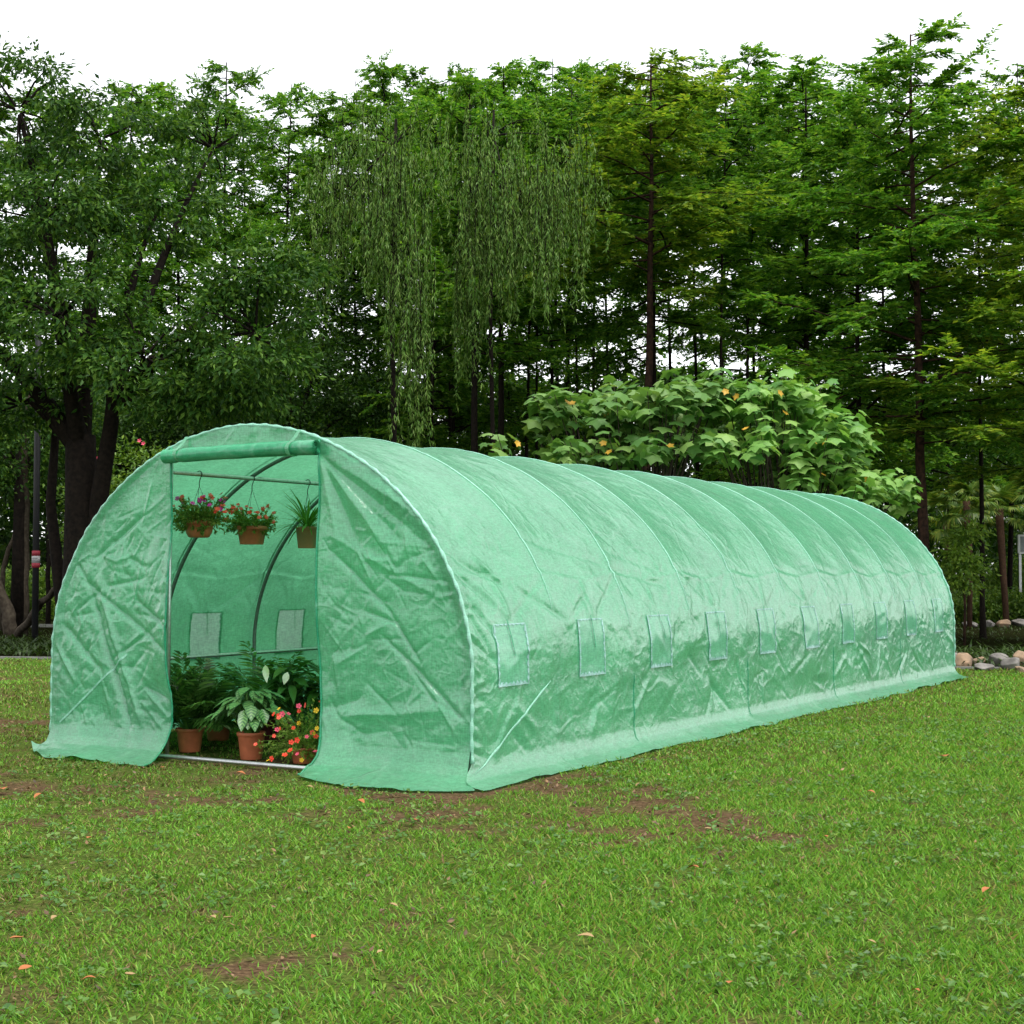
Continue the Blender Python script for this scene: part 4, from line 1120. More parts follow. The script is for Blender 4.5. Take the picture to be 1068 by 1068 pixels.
# shrub with big lobed leaves
def lobed_leaf():
    ang = [(-150, .35), (-118, .62), (-95, .48), (-62, .86), (-32, .58), (0, 1.0), (32, .58), (62, .86), (95, .48), (118, .62), (150, .35)]
    rim = [(r*math.sin(R(a)), .28+r*math.cos(R(a))*.72, -.14*r*r) for a, r in ang]
    v = [(0, .28, .05), (0, 0, 0)]+rim
    f = [(0, 2+k, 3+k) for k in range(10)]+[(0, 12, 1), (0, 1, 2)]
    return np.array(v), f
LL_V, LL_F = lobed_leaf()
def lobed_shrub(px, d, label, ells, n, seed, size=.24, yellow=0):
    rs = np.random.RandomState(seed)
    base = at(px, d)
    t = empty('mulberry_shrub', base, 0, label, 'shrub', 'big-leaved shrubs behind the tunnel')
    V, F, V2, F2 = [], [], [], []
    mb = MB()
    E_ = [(at3(a, b, dd)-base, np.array([rx/FPX*dd, .75, ry/FPX*dd]), w) for a, b, dd, rx, ry, w in ells]
    wts = np.array([e[2] for e in E_]); wts = wts/wts.sum()
    # layered whorls: each twig end carries a parasol of drooping leaves
    nt = n//7
    for k in range(nt):
        c, r, _ = E_[rs.choice(len(E_), p=wts)]
        u = norm(rs.normal(0, 1, 3)); u[2] = abs(u[2])*0.9-.25*rs.rand(); u = norm(u)
        tip = c+u*r*(rs.uniform(.5, 1.0) if rs.rand() < .7 else rs.uniform(1.0, 1.18))
        root = c*np.array([.5, .5, .0])+np.array([0, 0, max(.3, c[2]*.35)])
        mid = root+(tip-root)*.55+np.array([0, 0, .12])
        if k % 2 == 0: mb.tube([root, mid, tip], [.012, .008, .004], 4, cap=False)
        for q in range(7+int(rs.rand()*4)):
            a = q*2.4+rs.uniform(-.5, .5)
            rad = np.array([math.cos(a), math.sin(a), 0])
            ax = norm(rad*.8+u*.35+np.array([0, 0, rs.uniform(-1.15, -.15)]))
            p = tip+rad*rs.uniform(.03, .16)+np.array([0, 0, rs.uniform(-.26, .06)])
            nn = np.array([0, 0, .9])+rad*.8+rs.normal(0, .22, 3)
            s_ = norm(np.cross(ax, nn)); nn = np.cross(s_, ax)
            sz = size*rs.uniform(.55, 1.12)
            W_ = p+sz*(LL_V[:, :1]*s_+LL_V[:, 1:2]*ax+LL_V[:, 2:]*nn*1.2)
            b = len(V)
            V.extend(W_); F.extend([tuple(i+b for i in f) for f in LL_F])
    obj('crown', np_mesh('crown', np.array(V), np.array(F), smooth=False), LOBED, t)
    for e in E_:
        mb.tube([(rs.normal(0, .05), rs.normal(0, .05), -.05), e[0]*np.array([.5, .5, .45]), e[0]*np.array([.9, .9, .9])], [.035, .025, .012], 6, cap=False)
    mb.build('stems', BARK_GREY, t)
    for k in range(yellow):
        c, r, _ = E_[rs.choice(len(E_), p=wts)]
        u = norm(np.array([rs.normal(0, .5), 0, rs.normal(0, .5)])-FW*1.4)
        o = obj('yellow_leaf', np_mesh('yellow_leaf', LL_V*np.array([.06, .095, .09]), np.array(LL_F), smooth=False), YELLOWLEAF, t)
        o.location = Vector(c+u*r*.95); o.rotation_euler = (R(rs.uniform(-150, -95)), rs.uniform(-.5, .5), YAW*-1+rs.uniform(-1.2, 1.2))
    return t
lobed_shrub(655, 17.3, 'big-leaved pale green shrub humping above the middle of the tunnel roof', [(605, 428, 17.3, 32, 26, 1), (655, 420, 17.4, 34, 24, .9), (715, 412, 17.2, 34, 28, 1), (690, 455, 17.0, 45, 26, .8), (625, 470, 17.1, 40, 18, .5)], 900, 71, .17, 6)
lobed_shrub(815, 17.6, 'big-leaved pale green shrub with yellow leaves above the rear third of the tunnel', [(770, 418, 17.6, 32, 26, .9), (822, 418, 17.5, 36, 26, 1), (862, 455, 17.4, 36, 28, .9), (790, 458, 17.3, 45, 24, .8), (912, 508, 17.5, 26, 22, .6), (850, 492, 17.6, 42, 22, .7)], 1230, 72, .17, 10)
lobed_shrub(560, 17.0, 'small low sprig of big pale leaves peeping over the tunnel roof', [(560, 462, 17.0, 22, 11, 1), (590, 472, 17.0, 26, 12, 1)], 60, 73, .16, 1)

# ------------------------------------------------------------------ right-hand background: palms, sapling, hedges, stones
def palm_mesh(seed, n=26, size=.62):
    """fan palm crown: pleated fans on stalks"""
    rs = np.random.RandomState(seed)
    V = []
    for k in range(n):
        az = k*2.4; el = rs.uniform(-.7, 1.1)
        d = np.array([math.cos(az)*math.cos(el), math.sin(az)*math.cos(el), math.sin(el)])
        c = d*size*rs.uniform(.6, .9)+np.array([0, 0, -.05])
        s_ = norm(np.cross(d, [0, 0, 1.0])); u_ = np.cross(s_, d)
        m = 22
        a = np.linspace(-1.9, 1.9, m)
        dd = d*np.cos(a)[:, None]+s_*np.sin(a)[:, None]+np.array([0, 0, -.18])
        nn = np.tile(u_, (m, 1))+rs.normal(0, .1, (m, 3))
        L_ = size*.62*(1-.22*np.abs(a)/1.9)*rs.uniform(.85, 1.1, m)
        V.append(leaves(np.tile(c, (m, 1)), dd, nn, L_, L_*.13, .25, .5))
        V.append(leaves(np.array([[0, 0, -.05]]), d[None], u_[None], np.linalg.norm(c), .02, 0))
    return leaf_mesh('crown', np.concatenate(V))
PALMS = [palm_mesh(1), palm_mesh(2)]
for k, (px, d, py, sc, w, lb) in enumerate(((1042, 29, 528, .85, 7, 'shaggy fan palm with a bare brown trunk left of the notice board'), (1008, 28, 522, .85, 6, 'fan palm with reddish trunk and bright fans behind the sapling'),
                                            (986, 30, 540, .9, 6, 'low fan palm half hidden behind the sapling and the rear of the tunnel'), (1090, 30, 510, 1.0, 10, 'fan palm beyond the right edge behind the notice board'))):
    t = empty('fan_palm', at(px, d), 0, lb, 'palm')
    z = height(py, d)
    r = w/FPX*d*.5
    MB().tube([(.12 if k == 0 else .03, 0, -.05), (.05, .02, z*.5), (0, 0, z)], [r*.9, r, r*1.25], 9).build('trunk', PALMBARK, t)
    c = obj('crown', PALMS[k % 2], PALMLEAF, t); c.location = (0, 0, z); c.scale = (sc,)*3; c.rotation_euler = (0, 0, k*1.1)

bushy('sapling_tree', 1004, 22, 'small bright sapling between the rear of the tunnel and the thin leaning trunk', 'tree', [(1003, 580, 22, 22, 22, .3, 1.5), (1012, 558, 22, 10, 10, .2, .5), (1000, 600, 22, 22, 12, .3, .8)], 48, 42, .085, .5, .10, SAPL, 81, .02, bark=BARK_RED, up=.8)
def hedge(name, px0, px1, d, top_py, depth, label, seed, n=420):
    rs = np.random.RandomState(seed)
    a, b = at(px0, d), at(px1, d)
    t = empty(name, (a+b)/2, 0, label, 'hedge')
    V = []
    hh = height(top_py, d)
    ax = (b-a); ln = np.linalg.norm(ax)
    for k in range(n):
        u = rs.uniform(-.5, .5); z = hh*rs.uniform(.05, 1)
        c = ax*u+np.array([FW[0], FW[1], 0])*rs.uniform(-.5, .5)*depth
        c[2] = z*(0.85+.3*fbm(u*9, 1, seed, 2))
        m = 60
        p = c+rs.normal(0, 1, (m, 3))*np.array([.13, .13, .09]); p[:, 2] = np.maximum(p[:, 2], .02)
        dd = rs.normal(0, 1, (m, 3))-FW*.4; nn = np.array([0, 0, .8])-FW*.3+rs.normal(0, .45, (m, 3))
        L_ = rs.uniform(.05, .10, m)
        V.append(leaves(p, dd, nn, L_, L_*.5, .12))
    obj('foliage', leaf_mesh('foliage', np.concatenate(V)), HEDGE, t)
    mb = MB()
    for k in range(7):
        q = ax*((k+.5)/7-.5)
        mb.tube([(q[0], q[1], -.05), (q[0]+.05, q[1], hh*.6)], [.025, .012], 5)
    mb.build('stems', BARK, t)
hedge('low_hedge', 962, 1180, 31, 622, 1.2, 'low loose hedge in front of the palms, above the far stones', 82, 420)
hedge('clipped_hedge', 1010, 1200, 36, 586, 1.2, 'taller clipped hedge under the notice board', 83, 420)
hedge('dark_hedge', -120, 160, 33, 597, 1.2, 'dark low hedge behind the leaning trunks left of the tunnel', 84, 420)

def boulder(px, py, wpx, hpx, m, label, seed, group):
    rs = np.random.RandomState(seed)
    d = CAM[2]*FPX/(py-593.8)
    w, h = wpx/FPX*d*.5, hpx/FPX*d
    nu, nv = 44, 28
    a = np.linspace(0, 2*np.pi, nu, endpoint=False); b = np.linspace(-np.pi/2, np.pi/2, nv)
    A, B = np.meshgrid(a, b, indexing='ij')
    D_ = np.stack([np.cos(A)*np.cos(B), np.sin(A)*np.cos(B), np.sin(B)], -1)
    cut = np.ones(A.shape)
    for k in range(18):          # flattened faces
        n_ = norm(rs.normal(0, 1, 3)); q = (D_@n_)
        cut = np.minimum(cut, np.where(q > .05, rs.uniform(.50, .92)/np.maximum(q, .05), 9))
    cut = np.minimum(cut, 1.0)*(1+.05*(fbm(A*1.5+seed, B*2, 3)-.5))
    v = D_*cut[..., None]*np.array([w*1.25, w*1.0, h*.72])
    v[..., 2] += h*.36
    f = []
    for i in range(nu):
        for j in range(nv-1):
            f.append((i*nv+j, ((i+1) % nu)*nv+j, ((i+1) % nu)*nv+j+1, i*nv+j+1))
    o = obj('boulder', np_mesh('boulder', v.reshape(-1, 3), np.array(f)), m)
    o.location = Vector(at(px, d)); o.rotation_euler = (0, 0, rs.uniform(0, 6))
    tag(o, label, 'rock', group)
GB = 'boulders edging the lawn at the right'
for k, (px, py, w, h, m, lb) in enumerate((
        (1002, 694, 24, 18, ROCK_TAN, 'brown boulder touching the rear corner of the tunnel'), (1021, 692, 15, 10, ROCK_TAN, 'small brown stone next to the boulder at the rear corner of the tunnel'),
        (1023, 698, 20, 9, ROCK_GREY, 'flat grey stone in front of the small brown stone'), (1040, 694, 22, 13, ROCK_GREY, 'pale grey boulder in the middle of the stone row'),
        (1053, 697, 18, 13, ROCK_GREY, 'dark grey boulder between the pale grey one and the big tan one'), (1066, 694, 26, 19, ROCK_TAN, 'big tan boulder at the right end of the stone row'),
        (1062, 700, 16, 7, ROCK_TAN, 'small flat tan stone below the big tan boulder'), (1088, 696, 26, 16, ROCK_GREY, 'grey boulder just beyond the big tan one'), (990, 691, 22, 14, ROCK_GREY, 'grey boulder hidden behind the rear corner of the tunnel'))):
    boulder(px, py, w, h, m, lb, 300+k, GB)
for k, (px, py, w, h, m, lb) in enumerate(((1012, 653, 22, 6, ROCK_GREY, 'far flat grey stone under the low hedge beside the thin leaning trunk'), (1030, 653, 16, 7, ROCK_GREY, 'far small grey stone right of the thin leaning trunk'),
        (1046, 653, 14, 8, ROCK_TAN, 'far brownish stone between two far grey ones'), (1066, 653, 24, 9, ROCK_GREY, 'far broad grey stone at the right edge under the low hedge'))):
    boulder(px, py, w, h, m, lb, 320+k, 'far stones under the low hedge')

# notice board at the right edge
def board():
    d = 31
    t = empty('notice_board', at(1074, d), -YAW, 'white framed grey notice board standing behind the hedge at the right edge', 'notice board')
    z0, z1 = height(577, d), height(557, d)
    w = 26/FPX*d*.5
    MB().box((-w+.04, -.02, z0+.04), (w-.04, .02, z1-.04)).build('panel', simple('board_face', (0.33, 0.38, 0.38), .5, noise=.5, scale=6), t, False)
    fr = MB()
    fr.box((-w, -.035, z0), (w, .035, z0+.04)); fr.box((-w, -.035, z1-.04), (w, .035, z1))
    fr.box((-w, -.034, z0+.04), (-w+.04, .034, z1-.04)); fr.box((w-.04, -.034, z0+.04), (w, .034, z1-.04))
    fr.build('frame', simple('white_board_frame', (.75, .76, .76), .5), t, False)
    for sx in (-1, 1):
        MB().box((sx*(w-.06)-.025, .036, -.05), (sx*(w-.06)+.025, .08, z1-.06)).build('post', METAL, t, False)
board()

# ------------------------------------------------------------------ left-hand background: striped pole, leaning trunks, ground cover
def pole():
    d = 22.5
    t = empty('striped_pole', at(38, d), -YAW, 'dark pole with a red and white notice band left of the tunnel', 'pole')
    r = 3.4/FPX*d
    MB().tube([(0, 0, -.05), (0, 0, height(330, d))], [r, r*.9], 12).build('post', simple('dark_pole', (.012, .012, .014), .6), t)
    band = [(573.8, 579.3, 'red_band', (.26, .02, .035)), (579.3, 586.6, 'white_band', (.34, .33, .33)), (586.6, 591.5, 'red_band', (.26, .02, .035))]
    for a, b, nm, c in band:
        o = MB().tube([(0, 0, height(b, d)), (0, 0, height(a, d))], r*1.22, 14).build(nm, simple(nm, c, .6), t)
        if nm == 'white_band':      # two lines of small dark print
            lines = MB()
            for z in (height(584.6, d), height(581.8, d)):
                for k in range(5):
                    an = -math.pi/2+(k-2)*.28
                    q = [(r*1.25*math.cos(an+e), r*1.25*math.sin(an+e), z+f) for e, f in ((-.1, -.008), (.1, -.008), (.1, .008), (-.1, .008))]
                    lines.add(q, [(0, 1, 2, 3)])
            lines.build('print', simple('grey_print', (.2, .2, .22), .7), o, False)
pole()
def bare(name, label, pts, r0, r1, m=BARK_GREY, cat='tree trunk'):
    p = np.array([at3(*q) for q in pts]); b = p[0].copy(); b[2] = 0
    t = np.linspace(0, 1, 14)
    s = np.linspace(0, 1, len(p))
    q = np.stack([np.interp(t, s, p[:, k]) for k in range(3)], 1)-b
    q += np.random.RandomState(len(label)).normal(0, .012, q.shape); q[0, 2] = min(q[0, 2], -.03)
    o = MB().tube(q, np.linspace(r0, r1, 14), 8).build(name, m)
    o.location = Vector(b)
    tag(o, label, cat)
bare('fallen_branch', 'grey broken branch leaning from the ground up to the camphor trunk', [(18, 665, 24.3), (40, 634, 23), (66, 606, 21.3)], .07, .04, cat='branch')
bare('slanting_trunk', 'grey slanting trunk at the left edge of the picture', [(14, 662, 24.5), (8, 630, 24.5), (-14, 590, 24.5), (-60, 480, 24.5)], .12, .06)
bare('slim_trunk', 'grey-brown upright trunk just left of the striped pole', [(27, 650, 25), (27, 560, 25), (24, 470, 25), (30, 400, 25)], .085, .05)
bare('slim_trunk', 'thin curving stem bending right above the slanting trunk', [(2, 640, 27), (4, 590, 27), (20, 545, 27), (18, 480, 27)], .05, .03)
bare('slim_trunk', 'thin dark stem far left of the fork of the camphor', [(52, 640, 29), (50, 560, 29), (56, 430, 29)], .05, .03, BARK)

def ground_cover():
    rs = np.random.RandomState(17)
    N = 70000
    u = rs.uniform(-20, 26, N); w = np.where(rs.rand(N) < .45, np.abs(rs.normal(0, 1, N))*2.2, rs.rand(N)**.7*16)+.25
    p = np.array([-9.4, 6.3, 0])+KD*u[:, None]+KN*w[:, None]
    keep = fbm(p[:, 0]*.8, p[:, 1]*.8, 66, 3) > .40
    p = p[keep]; N = len(p)
    a = rs.uniform(0, 2*np.pi, N)
    d = np.stack([np.cos(a), np.sin(a), rs.uniform(.3, 1.6, N)], 1)
    L_ = rs.uniform(.10, .26, N)*np.where(w[keep] > 4, .55, 1)
    nn = np.stack([np.cos(a), np.sin(a), np.full(N, .8)], 1)*np.array([-1, -1, 1])
    tag(obj('ground_cover', leaf_mesh('ground_cover', leaves(p, d, nn, L_, L_*.13, .35)), COVERLEAF), kind='stuff')
ground_cover()

# ------------------------------------------------------------------ pots and plants
def curved_leaf(rs, p, d, nrm, Ln, W, V, F, UV, bend=.5, nu=7, shape=1.0):
    """ribbed blade with a folded midrib; u across, v along"""
    d = norm(np.array(d, float)); n = np.array(nrm, float); s = norm(np.cross(d, n)); n = np.cross(s, d)
    b = len(V); pos = np.array(p, float)
    for i in range(nu):
        t = i/(nu-1)
        wd = W*.5*(math.sin(math.pi*min(1, t**.8))**shape if 0 < t < 1 else 0.02)
        for j, q in enumerate((-1, -.5, 0, .5, 1)):
            V.append(pos+s*wd*q+n*wd*(.25*abs(q))); UV.append((.5+.5*q, t))
        dd = norm(d-n*bend*t); pos = pos+dd*Ln/(nu-1)
    for i in range(nu-1):
        for j in range(4):
            F.append((b+i*5+j, b+(i+1)*5+j, b+(i+1)*5+j+1, b+i*5+j+1))

def plastic_pot(parent, r, h, m=TERRA, name='pot', sq=0.0):
    prof = [(r*.72, 0), (r*.74, .004), (r*.92, h*.84), (r*.93, h*.85), (r, h*.86), (r*1.0, h*.985), (r*.97, h), (r*.93, h*.99), (r*.90, h*.84), (r*.02, h*.84)]
    mb = MB(); mb.lathe(prof, sq=sq)
    mb.add([(r*.72*math.cos(k*math.pi/14), r*.72*math.sin(k*math.pi/14), 0) for k in range(28)], [tuple(range(27, -1, -1))]) if not sq else None
    p = mb.build(name, m, parent)
    s = MB(); s.lathe([(r*.895, h*.86), (r*.5, h*.875), (r*.01, h*.88)]).build('soil', SOIL, p)
    return p

# variegated leaf material (pale bands between dark veins)
def variegated():
    m, n, l, b, o = mat('variegated_leaf')
    uv = n.new('ShaderNodeUVMap'); sx = n.new('ShaderNodeSeparateXYZ'); l.new(uv.outputs[0], sx.inputs[0])
    a = n.new('ShaderNodeMath'); a.operation = 'SUBTRACT'; a.inputs[1].default_value = .5; l.new(sx.outputs[0], a.inputs[0])
    ab = n.new('ShaderNodeMath'); ab.operation = 'ABSOLUTE'; l.new(a.outputs[0], ab.inputs[0])
    sl_ = n.new('ShaderNodeMath'); sl_.operation = 'MULTIPLY_ADD'; sl_.inputs[1].default_value = -.45; l.new(ab.outputs[0], sl_.inputs[0]); l.new(sx.outputs[1], sl_.inputs[2])
    sn = n.new('ShaderNodeMath'); sn.operation = 'MULTIPLY'; sn.inputs[1].default_value = 36; l.new(sl_.outputs[0], sn.inputs[0])
    si = n.new('ShaderNodeMath'); si.operation = 'SINE'; l.new(sn.outputs[0], si.inputs[0])
    ed = n.new('ShaderNodeMapRange'); ed.inputs[1].default_value = .36; ed.inputs[2].default_value = .46; ed.inputs[3].default_value = 1; ed.inputs[4].default_value = 0
    l.new(ab.outputs[0], ed.inputs[0])
    st = n.new('ShaderNodeMapRange'); st.inputs[1].default_value = -.2; st.inputs[2].default_value = .5; l.new(si.outputs[0], st.inputs[0])
    mu = n.new('ShaderNodeMath'); mu.operation = 'MULTIPLY'; l.new(ed.outputs[0], mu.inputs[0]); l.new(st.outputs[0], mu.inputs[1])
    r = ramp(n, [(0, (.03, .11, .025)), (1, (.12, .26, .065))]); l.new(mu.outputs[0], r.inputs[0]); l.new(r.outputs[0], b.inputs['Base Color'])
    b.inputs['Roughness'].default_value = .4
    return m
VARI = variegated()

def calathea(x, y):
    rs = np.random.RandomState(5)
    t = empty('calathea_plant', (x, y, 0), 0, 'calathea with pale-striped leaves in the terracotta pot in the middle of the doorway', 'potted plant')
    plastic_pot(t, .083, .155)
    V, F, UV = [], [], []
    st = MB()
    for k in range(95):
        az = k*2.4; q = rs.uniform(.05, 1)
        rr = .05+.13*q; z = .20+.20*(1-q*.75)+rs.uniform(-.02, .04)
        p = np.array([rr*math.cos(az), rr*math.sin(az), z])
        st.tube([(0.02*math.cos(az), .02*math.sin(az), .13), tuple(p*np.array([.6, .6, .9])), tuple(p)], [.003, .0025, .002], 4, cap=False)
        d = np.array([math.cos(az), math.sin(az), rs.uniform(-1.1, -.1)])
        curved_leaf(rs, p, d, (math.cos(az)*.5, math.sin(az)*.5, 1), rs.uniform(.085, .13), rs.uniform(.052, .07), V, F, UV, bend=.3)
    obj('leaves', np_mesh('leaves', np.array(V), np.array(F), uv=np.array(UV)), VARI, t)
    st.build('stems', POTLEAF, t)

def palm_plant(x, y, h, spread, n, pot, label, seed, name='parlour_palm'):
    rs = np.random.RandomState(seed)
    t = empty(name, (x, y, 0), 0, label, 'potted plant')
    plastic_pot(t, .085, .14, pot)
    LV = []; st = MB()
    for k in range(n):
        az = k*2.4+rs.uniform(-.3, .3); el = rs.uniform(.5, 1.4)
        ln = h*rs.uniform(.7, 1.1)
        p0 = np.array([.02*math.cos(az), .02*math.sin(az), .12]); d = np.array([math.cos(az)*math.cos(el), math.sin(az)*math.cos(el)*(1 if math.sin(az) > 0 else .3), math.sin(el)])
        pts = [p0]; q = p0.copy(); dd = d.copy()
        for i in range(12):
            dd = norm(dd+np.array([0, 0, -.11*spread])); q = q+dd*ln/12; pts.append(q.copy())
        st.tube(pts, np.linspace(.004, .001, 13), 4, cap=False)
        P = np.array(pts)
        for i in range(4, 13):
            T_ = norm(P[min(i+1, 12)]-P[i-1]); s_ = norm(np.cross(T_, [0, 0, 1.0]))
            for sg in (-1, 1):
                for e in (0, .5):
                    pp = P[i-1]+(P[i]-P[i-1])*e
                    L_ = .10*math.sin(math.pi*(.25+.75*(i+e-4)/9.5))+.035
                    LV.append(leaves(pp[None], (T_*.8+s_*sg+np.array([0, 0, -.25]))[None]+rs.normal(0, .12, (1, 3)), (np.cross(s_, T_)+s_*sg*-.2)[None], L_, .021, .15))
    obj('fronds', leaf_mesh('fronds', np.concatenate(LV)), POTLEAF, t)
    st.build('stems', POTLEAF, t)

def broad_plant(x, y, h, n, Ln, Wd, pot, label, seed, name, white=False):
    rs = np.random.RandomState(seed)
    t = empty(name, (x, y, 0), 0, label, 'potted plant')
    plastic_pot(t, .09, .15, pot)
    V, F, UV = [], [], []; st = MB()
    for k in range(n):
        az = k*2.4+rs.uniform(-.4, .4); q = rs.uniform(.1, 1)
        p = np.array([.17*q*math.cos(az), .17*q*math.sin(az), .14+h*(1-q*.55)*rs.uniform(.45, 1)])
        st.tube([(.02*math.cos(az), .02*math.sin(az), .12), tuple(p*np.array([.5, .5, .8])), tuple(p)], [.004, .003, .002], 4, cap=False)
        d = np.array([math.cos(az), math.sin(az), rs.uniform(-.2, .9)])
        curved_leaf(rs, p, d, (0, 0, 1), Ln*rs.uniform(.7, 1.15), Wd*rs.uniform(.8, 1.15), V, F, UV, bend=.6)
    obj('leaves', np_mesh('leaves', np.array(V), np.array(F), uv=np.array(UV)), POTLEAF, t)
    st.build('stems', POTLEAF, t)
    if white:
        for (dx, dy, z, ax) in ((-.03, -.20, .50, (.35, -.3, -.9)), (.12, -.17, .46, (-.1, -.3, -.9))):
            V, F, UV = [], [], []
            curved_leaf(rs, (dx, dy, z), ax, (.55, -.85, .3), .115 if dx < 0 else .08, .042, V, F, UV, bend=.25)
            o = obj('pale_leaf', np_mesh('pale_leaf', np.array(V), np.array(F)), simple('cream_leaf', (.45, .60, .28), .4, scale=18, c2=(.75, .80, .62)), t)

FLOWER = None
def bloom_mesh():
    mb = MB()
    for k in range(5):
        a = k*2*math.pi/5
        pts = [(0, 0, 0)]
        for e, r, z in ((-.55, .7, .10), (-.3, 1.0, .22), (0, .95, .18), (.3, 1.0, .22), (.55, .7, .10)):
            pts.append((r*math.cos(a+e), r*math.sin(a+e), z+.05*(k % 2)))
        mb.add(pts, [(0, 1, 2, 3), (0, 3, 4, 5)])
    mb.lathe([(.22, .12), (.15, .3), (.01, .34)], n=7)
    return mb.mesh('bloom')
BL = {}
def bloom(parent, p, nrm, sz, m):
    if m.name not in BL:
        me = bloom_mesh(); me.materials.append(m); BL[m.name] = me
    o = bpy.data.objects.new('bloom', BL[m.name]); COL.objects.link(o); o.parent = parent
    o.location = Vector(p); o.rotation_euler = Vector(nrm).to_track_quat('Z', 'Y').to_euler(); o.scale = (sz,)*3
    return o

def trailing(parent, z0, rx, rz, n, seed, droop=.1, size=.024):
    """tangle of thin stems with small leaves spilling over the rim"""
    rs = np.random.RandomState(seed)
    LV = []; st = MB(); ends = []
    for k in range(n):
        az = rs.uniform(0, 2*np.pi); el = rs.uniform(.15, 1.45) if rs.rand() < .85 else -.2
        d = np.array([math.cos(az)*math.cos(el), math.sin(az)*math.cos(el), math.sin(el)])
        p0 = np.array([.04*math.cos(az), .04*math.sin(az), z0])
        ln = (rx*math.cos(el)+rz*math.sin(el))*rs.uniform(.6, 1.1)
        pts = [p0]; q = p0.copy(); dd = d.copy()
        for i in range(7):
            dd = norm(dd+np.array([0, 0, -droop*1.6])+rs.normal(0, .12, 3)); q = q+dd*ln/7; pts.append(q.copy())
        st.tube(pts, np.linspace(.002, .001, 8), 3, cap=False)
        P = np.array(pts); ends.append((P[-1], dd))
        m = 30
        f = rs.uniform(.8, 7, m); i = np.minimum(f.astype(int), 6)
        pp = P[i]+(P[i+1]-P[i])*(f-i)[:, None]
        L_ = size*rs.uniform(.6, 1.3, m)
        LV.append(leaves(pp, rs.normal(0, 1, (m, 3))+dd, rs.normal(0, .6, (m, 3))+np.array([0, 0, .8]), L_, L_*.42, .1))
    obj('foliage', leaf_mesh('foliage', np.concatenate(LV)), TRAIL, parent)
    st.build('stems', TRAIL, parent)
    return ends

def hook_and_wires(t, zr, r):
    """open hook over the rail and three wires to the rim; local origin at rail axis"""
    mb = MB()
    R0 = .021
    p = [(R0*math.sin(a), 0, R0*math.cos(a)) for a in np.linspace(-1.9, 2.6, 14)]
    mb.tube(p, .003, 6)
    mb.tube([p[-1], (0, 0, -.045), (0, 0, -.075)], .0028, 5).build('hook', HOOKM, t)
    for k in range(3):
        a = k*2.094+.5
        MB().tube([(0, 0, -.07), (r*math.cos(a), r*math.sin(a), zr)], .0012, 4).build('wire', HOOKM, t)

def basket(px, potpy, name, label, kind, seed):
    y = float(on_plane(px, 492, 0, RAIL_X)[1])
    d = (np.array([RAIL_X, y, 1.5])-CAM)@FW
    t = empty(name, (RAIL_X, y, RAIL_Z), 0, label, 'hanging basket', 'flower pots hanging from the roof rail')
    zt = height(potpy, d)-RAIL_Z          # rim height relative to the rail
    rs = np.random.RandomState(seed)
    if kind == 'bowl':
        r, h = .078, .085
        prof = [(.045, 0), (.055, .004), (.068, .03), (.075, .07), (.083, .071), (.083, .085), (.078, .085), (.07, .06), (.01, .06)]
    elif kind == 'square':
        r, h = .066, .095
        prof = [(.050, 0), (.051, .002), (.062, .075), (.070, .076), (.070, .093), (.066, .095), (.060, .078), (.01, .078)]
    else:
        r, h = .058, .125
        prof = [(.046, 0), (.047, .002), (.058, .115), (.061, .116), (.061, .125), (.055, .125), (.054, .10), (.01, .10)]
    q_ = {'bowl': 1.16, 'square': 1.22, 'tall': 1.12}[kind]
    prof = [(a*q_, b*q_) for a, b in prof]; r *= q_; h *= q_
    mb = MB(); mb.lathe(prof, (0, 0, zt-h), sq=4.0 if kind != 'bowl' else 0)
    rr0 = prof[0][0]
    mb.add([(rr0*math.cos(k*2*math.pi/28)*(1/((abs(math.cos(k*2*math.pi/28))**6+abs(math.sin(k*2*math.pi/28))**6)**(1/6)) if kind != 'bowl' else 1),
             rr0*math.sin(k*2*math.pi/28)*(1/((abs(math.cos(k*2*math.pi/28))**6+abs(math.sin(k*2*math.pi/28))**6)**(1/6)) if kind != 'bowl' else 1), zt-h) for k in range(28)], [tuple(range(27, -1, -1))])
    pt = mb.build('pot', TERRA_DULL if kind == 'tall' else TERRA, t); pt.rotation_euler = (0, 0, .35)
    hook_and_wires(t, zt, r)
    if kind == 'tall':
        V, F, UV = [], [], []
        for k in range(90):
            az = k*2.4; el = rs.uniform(.2, 1.45)
            curved_leaf(rs, (.02*math.cos(az), .02*math.sin(az), zt-.01), (math.cos(az)*math.cos(el), math.sin(az)*math.cos(el), math.sin(el)), (-math.sin(el)*math.cos(az), -math.sin(el)*math.sin(az), math.cos(el)+.01),
                        rs.uniform(.14, .34), rs.uniform(.009, .016), V, F, UV, bend=rs.uniform(.7, 1.9), nu=11, shape=.45)
        obj('strap_leaves', np_mesh('strap_leaves', np.array(V), np.array(F)), SPIDER, t)
    else:
        big = kind == 'bowl'
        ends = trailing(t, zt-.01, .135 if big else .11, .135 if big else .11, 120 if big else 85, seed, .06)
        cols = [RED, CORAL, MAGENTA, MAGENTA, CORAL, RED] if big else [CORAL, RED, CORAL, RED]
        top = sorted(ends, key=lambda e: -e[0][2]-.6*abs(e[0][0]))[:34 if big else 26]
        for k, (p, dd) in enumerate(top):
            n_ = norm(np.array([.45, -.65, .75])+rs.normal(0, .35, 3))
            bloom(t, p+n_*.008, n_, rs.uniform(.013, .020), cols[k % len(cols)])
    return t
basket(208, 543, 'flower_basket', 'hanging pot of red and magenta flowers, nearest the left door edge', 'bowl', 11)
